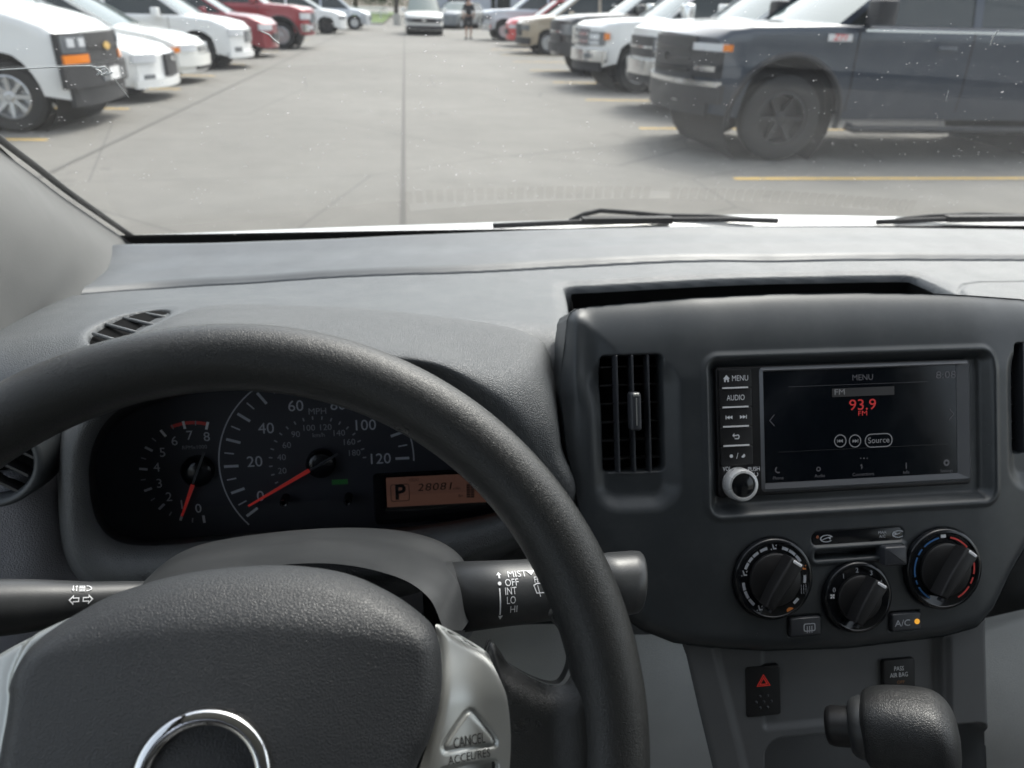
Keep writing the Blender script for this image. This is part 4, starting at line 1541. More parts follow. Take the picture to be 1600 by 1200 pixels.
for kk in range(0, 200, 10):
    a = 216 - 1.8 * kk / 1.609
    if kk > 0:
        ticks(spd, c[0], c[1], 0.0362, 0.0390, a, 0.0011, M_DIM)
for s, px, py in (('20', 441, 736), ('40', 440, 715), ('60', 448, 696), ('90', 462, 679), ('100', 482, 669), ('120', 508, 668), ('140', 529, 677), ('160', 545, 691), ('180', 553, 708)):
    text('numeral', s, 0.0072, kmat(px, py), M_DIM, spd)


def needle(name, hub, tip, tail, rad):
    n_ = MB().lathe([(rad, 0.0), (rad, 0.006), (rad * .86, 0.0088), (rad * .45, 0.0098), (0.0001, 0.0100)], 36, KF.mat(*KF.uv(*hub, .005), 0), cap=False).build(name, M_GLOSSB, cluster, ang=50)
    h0, h1 = KF.uv(*hub, .010), KF.uv(*tip, .0075)
    d = h1 - h0
    L = np.linalg.norm(d)
    rot = math.atan2(d[1], d[0])
    b = MB()
    b.add([(rad * .9, -.0016, .0090), (rad * .9, .0016, .0090), (L, -.0008, .0076), (L, .0008, .0076), (rad * .9, -.0016, .0078), (rad * .9, .0016, .0078), (L, -.0008, .0068), (L, .0008, .0068)],
          [[0, 2, 3, 1], [4, 5, 7, 6], [0, 4, 6, 2], [1, 3, 7, 5], [2, 6, 7, 3], [0, 1, 5, 4]], KF.mat(h0[0], h0[1], 0, rot))
    b.build('pointer', M_NEEDLE, n_)
    MB().box((-rad * .25, 0, .0102), (rad * 2.2, .0016, .0012), KF.mat(h0[0], h0[1], 0, rot)).build('needle_spine', M_BEZEL, n_)


needle('speedometer_needle', (501, 725), (388, 791), 0, 0.0118)
# rev counter
c = KF.uv(307, 738)
rev = MB().add(*(lambda a: (np.c_[a, np.zeros(len(a))], strip_faces(20)))(arc_band(0.0402, 0.0428, 112, 74, 20)), KF.mat(c[0], c[1], 0.0003)).build('rev_counter', M_REDP, cluster)
RT = 0.0750 * 0.571
for k in range(0, 17):
    a = 273 - 12.5 * k
    if k % 2 == 0:
        ticks(rev, c[0], c[1], RT - 0.0058, RT + 0.0006, a, 0.0020, M_PRINT if k < 12 else M_WHITE)
    else:
        ticks(rev, c[0], c[1], RT - 0.0036, RT + 0.0003, a, 0.0010, M_DIM)
for s, px, py in (('0', 310, 795), ('1', 284, 789), ('2', 264, 777), ('3', 249, 756), ('4', 245, 731), ('5', 254, 707.5), ('6', 272.5, 689.5), ('7', 296, 681), ('8', 323, 683)):
    text('numeral', s, 0.0108, kmat(px, py), M_PRINT, rev)
text('numeral', 'RPMx1000', 0.0044, kmat(304, 699), M_DIM, rev)
needle('rev_needle', (308, 737), (284, 807), 0, 0.0125)
# amber display in its frame
q0, q1 = KF.uv(582, 740), KF.uv(812, 806)
fw = MB()
oc = rrect((q0[0] + q1[0]) / 2, (q0[1] + q1[1]) / 2, abs(q1[0] - q0[0]) / 2, abs(q1[1] - q0[1]) / 2, 0.004)
p0, p1 = KF.uv(603, 746), KF.uv(770, 783)
ic = rrect((p0[0] + p1[0]) / 2, (p0[1] + p1[1]) / 2, abs(p1[0] - p0[0]) / 2, abs(p1[1] - p0[1]) / 2, 0.0008)
nn = len(oc)
fw.add([(*p, 0.0) for p in oc] + [(*p, 0.003) for p in inset(oc, .001)] + [(*p, 0.003) for p in inset(ic, -.004)] + [(*p, 0.0008) for p in ic], [[k * nn + i, k * nn + (i + 1) % nn, (k + 1) * nn + (i + 1) % nn, (k + 1) * nn + i] for k in range(3) for i in range(nn)], KF.mat())
fw.build('display_frame', M_GLOSSB, cluster, ang=30)
lcd = MB().poly([(*p, 0.0010) for p in ic], KF.mat()).build('display', M_LCD, cluster, label='amber odometer display')
HL = 0.0013
text('display_print', 'P', 0.0185, kmat(625, 770, HL), M_INK, lcd, 0.0088, bold=0.03)
qq = KF.uv(625, 770, HL)
o2 = rrect(0, 0, .0078, .0076, .002, 4)
i2 = rrect(0, 0, .0073, .0071, .0017, 4)
k2 = len(o2)
MB().add([(*p, 0) for p in o2] + [(*p, 0) for p in i2], [[i, (i + 1) % k2, k2 + (i + 1) % k2, k2 + i] for i in range(k2)], KF.mat(qq[0], qq[1], HL)).build('display_print', M_INK, lcd)
text('display_print', '28081', 0.0094, kmat(680, 761, HL), M_INK, lcd, 0.0290, shear=0.15, space=1.1)
text('display_print', 'ODO', 0.0034, kmat(647, 750, HL), M_INK, lcd)
text('display_print', 'miles', 0.0032, kmat(714, 763, HL), M_INK, lcd)
for k in range(6):
    for j in (-1, 1):
        a = kmat(735 + j * 3.2, 776 - 3.6 * k, HL)
        MB().poly([(-.0015, -.0008, 0), (.0015, -.0008, 0), (.0015, .0008, 0), (-.0015, .0008, 0)], a).build('fuel_bar', M_INK, lcd)
text('display_print', 'B>', 0.0036, kmat(720, 775, HL), M_INK, lcd)
MB().box((0, 0, 0), (0.0128, 0.0040, 0.0008), kmat(531, 753)).build('green_lamp', M_GREENL, cluster)
MB().box((0, 0, 0), (0.0030, 0.0024, 0.0008), kmat(664, 690)).build('red_lamp', M_REDP, cluster)
for px, py in ((447, 777), (545, 775)):
    rod = MB().lathe([(0.0034, 0), (0.0034, 0.0125), (0.0028, 0.0140), (0.0018, 0.0136), (0.0014, 0.012)], 20, kmat(px, py, 0), cap=False).build('trip_stem', M_GLOSSB, cluster, ang=50)

# ------------------------------------------------------------------ steering column
colm = thing('steering_column', 'dark grey moulded steering column shroud behind the wheel', 'steering column', onY(480, 1000, .36))
C0 = [(196, 985, .262), (214, 938, .285), (326, 896, .31), (500, 880, .318), (610, 898, .312), (668, 932, .300), (694, 985, .278)]
C1 = [(200, 980, .275), (216, 930, .30), (322, 884, .325), (500, 868, .333), (622, 884, .327), (688, 920, .312), (706, 985, .288)]
C2 = [(206, 970, .30), (224, 918, .325), (318, 864, .355), (500, 843, .362), (634, 856, .356), (712, 898, .336), (722, 985, .305)]
C3 = [(212, 955, .34), (236, 900, .37), (318, 850, .39), (500, 826, .395), (642, 832, .39), (722, 872, .37), (740, 960, .34)]
C4 = [(230, 985, .40), (260, 920, .42), (330, 870, .43), (500, 850, .44), (640, 855, .43), (715, 890, .42), (735, 985, .40)]
link('upper_shroud', grid_mesh(loft([[onY(*p) for p in r] for r in (C0, C1, C2, C3, C4)], 48, 90)), M_SHROUD, colm)
D0 = [(196, 985, .262), (230, 1100, .262), (420, 1160, .262), (620, 1130, .262), (694, 985, .278)]
D1 = [(205, 985, .30), (240, 1110, .32), (420, 1170, .33), (640, 1140, .32), (722, 985, .305)]
D2 = [(235, 985, .40), (270, 1110, .43), (420, 1170, .45), (660, 1110, .45), (740, 985, .40)]
link('lower_shroud', grid_mesh(loft([[onY(*p) for p in r] for r in (D0, D1, D2)], 30, 40)), M_STALK, colm)

def axis_tube(name, p0, p1, prof, mat, par, n=40):
    """round part along p0->p1, prof = (fraction, radius)"""
    a = p1 - p0
    L = np.linalg.norm(a)
    a = a / L
    u_ = np.cross(a, np.array([0, 0, 1.0]))
    u_ /= np.linalg.norm(u_)
    w_ = np.cross(u_, a)
    rw = np.array([[p0 + a * L * f + r_ * (u_ * math.cos(t) + w_ * math.sin(t)) for t in np.linspace(0, 2 * math.pi, n, endpoint=False)] for f, r_ in prof])
    return link(name, grid_mesh(rw, wrap_j=True), mat, par), (a, L, u_, w_)


def wrap_text(s, size, p0, fr, f, ang, rad, mat, par, width=None, name='legend', lift=.0005):
    """print wrapped on a round stalk: f metres along, ang degrees round from straight up towards the driver"""
    a, L, u_, w_ = fr
    V, Fc = text_mesh(s, size)
    V = V.copy()
    if width:
        V[:, 0] *= width / (V[:, 0].max() - V[:, 0].min())
    return wrap_shape(V, Fc, p0, fr, f, ang, rad, mat, par, name, lift)


def wrap_shape(V, Fc, p0, fr, f, ang, rad, mat, par, name='legend', lift=.0005):
    a, L, u_, w_ = fr
    d = u_ if u_[1] < 0 else -u_
    sx = 1.0 if a[0] > 0 else -1.0
    out = []
    for x, y, _ in V:
        g_ = f + sx * x
        r_ = float(np.interp(g_ / L, [k_[0] for k_ in rad], [k_[1] for k_ in rad]))
        th = R(ang) - y / r_
        out.append(p0 + a * g_ + (r_ + lift) * (w_ * math.cos(th) + d * math.sin(th)))
    return MB().add(out, Fc).build(name, mat, par)


# indicator stalk, driver's left
sA, sB = onY(236, 934, .352), onY(-190, 962, .318)
stL = thing('indicator_stalk', 'black indicator stalk left of the wheel with headlamp symbols', 'stalk', sA)
PROF_L = [(-.06, .0085), (0, .0085), (.03, .0095), (.10, .0100), (.25, .0108), (.38, .0125), (.50, .0140), (.70, .0155), (.95, .016), (1.0, .014), (1.001, .0005)]
_, frL = axis_tube('stalk', sA, sB, PROF_L, M_STALK, stL)
rl = PROF_L
fL = np.linalg.norm(sB - sA) * .285
b = []
arrow = [(-.0050, 0, 0), (-.0026, .0026, 0), (-.0026, .0012, 0), (.0, .0012, 0), (0, -.0012, 0), (-.0026, -.0012, 0), (-.0026, -.0026, 0)]
inn = [(-.0041, 0, 0), (-.0030, .0013, 0), (-.0030, .0006, 0), (-.0005, .0006, 0), (-.0005, -.0006, 0), (-.0030, -.0006, 0), (-.0030, -.0013, 0)]
ringf = [[i, (i + 1) % 7, 7 + (i + 1) % 7, 7 + i] for i in range(7)]
wrap_shape(np.array(arrow + inn) + np.array([-.0008, 0, 0]), ringf, sA, frL, fL, 44, rl, M_WHITE, stL)
wrap_shape(np.array(arrow + inn) * np.array([-1, 1, 1]) + np.array([.0008, 0, 0]), ringf, sA, frL, fL, 44, rl, M_WHITE, stL)
hb = arc_band(.0014, .0018, -90, 90, 10)
wrap_shape(np.c_[hb[:, 0] * 1.5 + .0022, hb[:, 1], hb[:, 0] * 0], strip_faces(10), sA, frL, fL, 12, rl, M_WHITE, stL)
for k in range(4):
    wrap_shape(np.array([(-.0012, .0016 - .0010 * k, 0), (.0016, .0016 - .0010 * k, 0), (.0016, .0011 - .0010 * k, 0), (-.0012, .0011 - .0010 * k, 0)]), [[0, 1, 2, 3]], sA, frL, fL, 12, rl, M_WHITE, stL)
for x, d in ((-.0040, -1), (-.0024, 1)):
    wrap_shape(np.array([(x - .0002, -.0018, 0), (x + .0002, -.0018, 0), (x + .0002, .0018, 0), (x - .0002, .0018, 0), (x - .0007, d * .0006, 0), (x, d * .0020, 0), (x + .0007, d * .0006, 0)]), [[0, 1, 2, 3], [4, 5, 6]], sA, frL, fL, 12, rl, M_WHITE, stL)

# wiper stalk, right
wA, wB = onY(700, 934, .338), onY(985, 910, .352)
stR = thing('wiper_stalk', 'black wiper stalk right of the wheel with printed speed settings', 'stalk', wA)
PROF_R = [(-.10, .021), (.018, .021), (.019, .0195), (.024, .0192), (.025, .0202), (.30, .0190), (.50, .0182), (.60, .0180), (.78, .0180), (.80, .0170)]
rr0 = PROF_R
_, frR = axis_tube('stalk', wA, wB, PROF_R, M_STALK, stR, 64)
# turned end cap with a slanted face
a, L, u_, w_ = frR
cap = []
for f, r_ in ((.79, .0172), (.80, .0188), (.90, .0192), (1.0, .0192), (1.045, .0186), (1.06, .0170), (1.066, .010), (1.067, .0002)):
    cap.append([wA + a * (L * f + (0.0045 * (-math.cos(t)) * (r_ / .019) if f > .95 else 0)) + r_ * (u_ * math.cos(t) + w_ * math.sin(t)) for t in np.linspace(0, 2 * math.pi, 48, endpoint=False)])
link('end_cap', grid_mesh(np.array(cap), wrap_j=True), M_SHROUD, stR)
px2f = lambda px: (px - 700) / 285.0 * L
for s, px, ang, wd in (('MIST', 794, 17, .0115), ('OFF', 784, 32, .0080), ('INT', 781, 46, .0068), ('LO', 781, 61, .0052), ('HI', 785, 77, .0042)):
    wrap_text(s, .0058, wA, frR, px2f(px), ang, rr0, M_WHITE, stR, wd)
wrap_text('FRONT', .0050, wA, frR, px2f(832), 30, rr0, M_WHITE, stR, .0115)
wa = np.array([(-.0040, .0030, 0), (-.0020, .0040, 0), (.0020, .0040, 0), (.0040, .0030, 0), (.0024, -.0018, 0), (-.0024, -.0018, 0), (-.0033, .0026, 0), (-.0018, .0034, 0), (.0018, .0034, 0), (.0033, .0026, 0), (.0020, -.0012, 0), (-.0020, -.0012, 0)])
wrap_shape(wa, [[i, (i + 1) % 6, 6 + (i + 1) % 6, 6 + i] for i in range(6)], wA, frR, px2f(825), 48, rr0, M_WHITE, stR)
wrap_shape(np.array([(-.0016, .0028, 0), (-.0011, .0028, 0), (.0002, -.0036, 0), (-.0003, -.0036, 0)]), [[0, 1, 2, 3]], wA, frR, px2f(825), 48, rr0, M_WHITE, stR)
wrap_shape(np.array([(-.0030, .0012, 0), (.0030, .0012, 0), (0, -.0022, 0)]), [[0, 1, 2]], wA, frR, px2f(815), 14, rr0, M_WHITE, stR)
xs = px2f(768)
wrap_shape(np.array([(-.0011 * math.cos(t), .0011 * math.sin(t), 0) for t in np.linspace(0, 6.28, 12, endpoint=False)]), [list(range(12))], wA, frR, px2f(766), 32, rr0, M_WHITE, stR)
wrap_shape(np.array([(-.0005, -.001, 0), (.0005, -.001, 0), (.0005, .0014, 0), (-.0005, .0014, 0), (-.0015, .0010, 0), (0, .0030, 0), (.0015, .0010, 0)]), [[0, 1, 2, 3], [4, 5, 6]], wA, frR, px2f(767), 20, rr0, M_WHITE, stR)
seg = [(-.0004, .0075 - .0015 * k, 0) for k in range(11)] + [(.0004, .0075 - .0015 * k, 0) for k in range(11)][::-1]
wrap_shape(np.array(seg), [[i, i + 1, 20 - i, 21 - i] for i in range(10)], wA, frR, px2f(765), 62, rr0, M_WHITE, stR)
wrap_shape(np.array([(-.0014, .0010, 0), (.0014, .0010, 0), (0, -.0018, 0)]), [[0, 1, 2]], wA, frR, px2f(766), 89, rr0, M_WHITE, stR)

# ------------------------------------------------------------------ steering wheel
WF = Frame((-0.0928, 0.2308, 1.1126), 40)
wheel = thing('steering_wheel', 'black steering wheel with silver spoke trim and chrome ring emblem', 'steering wheel', WF.at(0, 0, -0.05))
RW, rw = 0.175, 0.0161
A = np.linspace(0, 2 * math.pi, 220, endpoint=False)
B = np.linspace(0, 2 * math.pi, 40, endpoint=False)
P = np.zeros((220, 40, 3))
for i, a in enumerate(A):
    for j, b in enumerate(B):
        # slightly flattened at the back, swollen at the ten and two positions
        sw = 1 + 0.03 * math.exp(-((math.degrees(a) - 20) / 18) ** 2) + 0.03 * math.exp(-((math.degrees(a) - 160) / 18) ** 2)
        rr_ = rw * sw
        P[i, j] = WF.at((RW + rr_ * math.cos(b)) * math.cos(a), (RW + rr_ * math.cos(b)) * math.sin(a), rr_ * math.sin(b) * 1.04)
me = grid_mesh(np.concatenate([P, P[:1]]), wrap_j=True)
link('rim', me, M_RIM, wheel)

# airbag pad
HP = 0.012
pad_px = [(24, 1120), (26, 1070), (42, 1030), (75, 995), (130, 960), (200, 925), (300, 896), (400, 884), (470, 884), (545, 896), (610, 925), (655, 957), (680, 985), (690, 1030), (688, 1090), (672, 1150), (645, 1215)]
vr = WF.uv(420, 1015, 0.03)[1]
po = []
for x, y in pad_px:
    h_ = 0.015
    for _ in range(6):
        q = WF.uv(x, y, h_)
        h_ = HP + 0.010 - 0.85 * max(0.0, q[1] - vr - 0.006)
    po.append(q)
po = po + [(0.075, -0.055), (0.045, -0.075), (0.0, -0.082), (-0.045, -0.075), (-0.073, -0.05)]
po = [tuple(q) for q in crom(po, 110, True)]
us = np.arange(-0.092, 0.102, 0.0009)
vs = np.arange(-0.088, 0.105, 0.0009)
U, V = np.meshgrid(us, vs, indexing='ij')
so = sd_poly(U, V, po)
vr = WF.uv(420, 1015, 0.03)[1]         # brow line
brow = vr + 0.008 * (1 - (U / 0.07) ** 2)
H = HP + 0.020 + 0.010 * np.exp(-((V + 0.005) / 0.06) ** 2) * np.maximum(0, 1 - (U / 0.10) ** 2)
fall = np.maximum(0, V - brow)
H = H - 0.85 * (np.sqrt(fall ** 2 + 0.013 ** 2) - 0.013) - 0.0
H = H - edge_drop(np.maximum(-so, 0), 0.010, 0.012)
eq = WF.uv(314, 1222, 0.042)
ee = np.hypot(U - eq[0], V - eq[1])
H = H - 0.0016 * (1 - sstep(0.0235, 0.0262, ee))
field('airbag_pad', WF, us, vs, H, M_PAD, wheel, so=so)
dn = np.array([np.array(po[i]) + (np.array(po[(i + 1) % len(po)]) - np.array(po[i])) * f for i in range(len(po)) for f in np.linspace(0, 1, 8, endpoint=False)])
base = np.array([[WF.at(q[0], q[1], h) for q in inset(dn, .0008)] for h in (H.min(), -0.02)])
he = []
for q in inset(dn, .0012):
    i, j = int(round((q[0] - us[0]) / .0009)), int(round((q[1] - vs[0]) / .0009))
    he.append(H[np.clip(i, 0, len(us) - 1), np.clip(j, 0, len(vs) - 1)])
base = np.array([[WF.at(q[0], q[1], h - .0030) for q, h in zip(inset(dn, .0022), he)], [WF.at(q[0], q[1], -0.02) for q in inset(dn, .0024)]])
link('pad_side', grid_mesh(base, wrap_j=True), M_BLACK, wheel)
# chrome ring
eh = float(H[np.argmin(np.abs(us - eq[0])), np.argmin(np.abs(vs - eq[1]))])
rg = MB().lathe([(0.0254, -0.001), (0.0254, 0.0014), (0.0248, 0.0024), (0.0238, 0.0029), (0.0214, 0.0032), (0.0200, 0.0026), (0.0193, 0.0012), (0.0193, -0.001)], 72, WF.mat(eq[0], eq[1], eh), cap=False).build('emblem_ring', M_CHROME, wheel, smooth=True)
MB().slab(rrect(0, 0, .0200, .0050, .0008), -0.001, 0.0022, .0006, WF.mat(eq[0], eq[1] - .0025, eh)).build('emblem_bar', M_BLACK, rg, ang=40)
text('emblem_lettering', 'NISSAN', 0.0085, WF.mat(eq[0], eq[1] - .0025, eh + .0024), M_CHROME, rg, 0.036)

# spokes: leather flange, silver trim, buttons; the left one mirrors the right
fl_px = [(764, 1016), (800, 1043), (832, 1062), (862, 1074), (882, 1074), (893, 1060), (899, 1040), (897, 1015), (886, 990), (870, 962), (905, 940), (970, 1000), (985, 1090), (988, 1200), (980, 1330), (900, 1420), (780, 1390), (760, 1250)]
tr_px = [(681, 979), (700, 985), (730, 1002), (764, 1024), (786, 1050), (802, 1086), (812, 1130), (814, 1175), (806, 1235), (786, 1300), (740, 1370), (690, 1400), (660, 1330), (645, 1235), (655, 1200), (672, 1150), (686, 1095), (690, 1040), (686, 1005)]
fo = np.array([WF.uv(x, y, 0.004) for x, y in fl_px])
to = np.array([WF.uv(x, y, 0.012) for x, y in tr_px])
us = np.arange(0.05, 0.185, 0.0009)
vs = np.arange(-0.10, 0.065, 0.0009)
U, V = np.meshgrid(us, vs, indexing='ij')
f2 = crom(fo, 120, True)
sf = sd_poly(U, V, f2)
Hf = 0.0045 - edge_drop(np.maximum(-sf, 0), 0.0125, 0.0135) + 0.004 * sstep(0.145, 0.160, np.hypot(U, V))
t2 = crom(to, 120, True)
st_ = sd_poly(U, V, t2)
Ht = 0.0145 + 0.006 * (1 - sstep(0.078, 0.092, U)) - edge_drop(np.maximum(-st_, 0), 0.0045, 0.004) - 0.010 * sstep(0.092, 0.118, U)
Ht = Ht - 0.010 * sstep(0.012, 0.05, V) 
btn = np.array([WF.uv(x, y, 0.014) for x, y in ((729, 1119), (736, 1117), (742, 1120), (772, 1158), (776, 1168), (770, 1174), (704, 1175), (695, 1171), (697, 1160))])
bs = sd_poly(U, V, crom(btn, 60, True))
Ht = Ht - 0.0016 * (1 - sstep(0.0, 0.0011, np.abs(bs)))
sl_ = np.array([WF.uv(x, y, 0.014) for x, y in ((690, 1199), (778, 1197), (782, 1203), (770, 1290), (670, 1300), (680, 1208))])
ss = sd_poly(U, V, sl_)
Ht = Ht - 0.004 * sstep(0, .0012, -ss)


def refl(q):
    """mirror a point across the hub's own upright axis; the wheel is turned a few degrees"""
    m_ = np.array([0.023, 0.0533])
    n_ = np.array([0.994, -0.107])
    return q - 2 * ((q - m_) @ n_)[..., None] * n_



def put(name, U, V, H, mat, so_, mir):
    dv_ = V - np.meshgrid(us, vs, indexing='ij')[1]
    U, V, keep = snap(U, V - dv_, so_)
    V = V + dv_
    UU = U
    if mir:
        q_ = refl(np.stack([U, V], -1))
        UU, V = q_[..., 0], q_[..., 1]
    Pp = WF.o + UU[..., None] * WF.u + V[..., None] * WF.v + H[..., None] * WF.n
    kq_ = keep[:-1, :-1] & keep[1:, :-1] & keep[1:, 1:] & keep[:-1, 1:]
    return link(name, grid_mesh(Pp, kq_), mat, wheel)


def hat(H_, U_, V_, q):
    i, j = int(round((q[0] - us[0]) / .0009)), int(round((q[1] - vs[0]) / .0009))
    return float(H_[i, j])


def drape(s, size, wd, q, par):
    """print that follows the curve of the trim"""
    V_, F_ = text_mesh(s, size)
    V_ = V_.copy()
    V_[:, 0] *= wd / (V_[:, 0].max() - V_[:, 0].min())
    MB().add([WF.at(q[0] + x, q[1] + y, hat(Ht, U, V, (q[0] + x, q[1] + y)) + .0004) for x, y, _ in V_], F_).build('legend', M_INK, par)


for mir in (False, True):
    lowr = np.array([0, 0.014]) if mir else np.zeros(2)       # the wheel is turned, so the left spoke sits lower
    put('spoke', U, V - lowr[1], Hf - 0.004 * bool(mir), M_RIM, sf, mir)
    edge = refl(f2 - lowr) if mir else f2
    rwv = np.array([[WF.at(q[0], q[1], h) for q in edge] for h in (-0.0088, -0.016, -0.020)])
    link('spoke_back', grid_mesh(rwv, wrap_j=True), M_RIM, wheel)
    if mir:
        continue
    tr = put('spoke_trim', U, V, Ht, M_SILVER, st_, mir)
    te = t2 * np.array([-1, 1]) if mir else t2
    hs_ = [hat(Ht, U, V, q) for q in inset(t2, .0012)]
    ti = inset(t2, .0008)
    if mir:
        ti = refl(ti)
    link('trim_edge', grid_mesh(np.array([[WF.at(q[0], q[1], h - .0003) for q, h in zip(ti, hs_)], [WF.at(q[0], q[1], -0.012) for q in ti]]), wrap_j=True), M_BLACK, tr)
    if not mir:
        q = WF.uv(735, 1163, 0.014)
        drape('CANCEL', 0.0062, 0.0140, q, tr)
        q = WF.uv(735, 1188, 0.014)
        drape('ACCEL/RES', 0.0048, 0.0185, q, tr)
# driver's left trim: a broad silver wedge along the pad
lp = [(133, 955), (105, 967), (60, 988), (0, 1019), (-60, 1056), (-95, 1120), (-105, 1250), (-60, 1340), (20, 1370), (45, 1250), (27, 1150), (27, 1100), (36, 1056), (55, 1022), (90, 990)]
lo = crom([WF.uv(x, y, 0.012) for x, y in lp], 140, True)
us2 = np.arange(-0.135, -0.030, 0.0009)
vs2 = np.arange(-0.085, 0.075, 0.0009)
U2, V2 = np.meshgrid(us2, vs2, indexing='ij')
sl2 = sd_poly(U2, V2, lo)
pe = sd_poly(U2, V2, po)
H2_ = 0.0135 - edge_drop(np.maximum(-sl2, 0), 0.0035, 0.003) - 0.10 * np.maximum(0, pe - 0.012) - 0.0035 * sstep(0.006, 0.009, pe)
ltr = field('spoke_trim', WF, us2, vs2, H2_, M_SILVER, wheel, so=sl2)
# hub behind the spokes
MB().lathe([(0.040, -0.10), (0.048, -0.05), (0.060, -0.024), (0.0001, -0.020)], 48, WF.mat(), cap=False).build('hub_back', M_BLACK, wheel, smooth=True)

# ------------------------------------------------------------------ parked vehicles
M_CGLASS = flat('car_window_glass', (0.018, 0.026, 0.026), 0.06, spec=0.7)
M_CWIND = flat('car_windshield_glass', (0.10, 0.14, 0.135), 0.06, spec=0.8)
M_TYRE = flat('tyre_rubber', (0.018, 0.018, 0.018), 0.75)
M_ALLOY = flat('alloy_rim', (0.55, 0.56, 0.57), 0.30, metal=0.75)
M_DALLOY = flat('dark_rim', (0.03, 0.03, 0.032), 0.35, metal=0.3)
M_UNDER = flat('under_body_black', (0.010, 0.010, 0.011), 0.8)
M_BUMPB = plastic('bumper_black', (0.022, 0.022, 0.024), 0.55, fine=200, depth=0.0003)
M_LAMPC = flat('headlamp_clear', (0.62, 0.64, 0.66), 0.12, spec=0.8)
M_LAMPD = flat('headlamp_dark', (0.14, 0.15, 0.16), 0.12, spec=0.8)
M_AMBER = flat('signal_amber', (0.80, 0.23, 0.02), 0.25)
M_GOLD = flat('badge_gold', (0.75, 0.50, 0.15), 0.35, metal=0.4)
M_CHR = flat('bumper_chrome', (0.72, 0.73, 0.74), 0.16, metal=0.95)
M_PLATE = flat('plate_white', (0.7, 0.7, 0.7), 0.5)


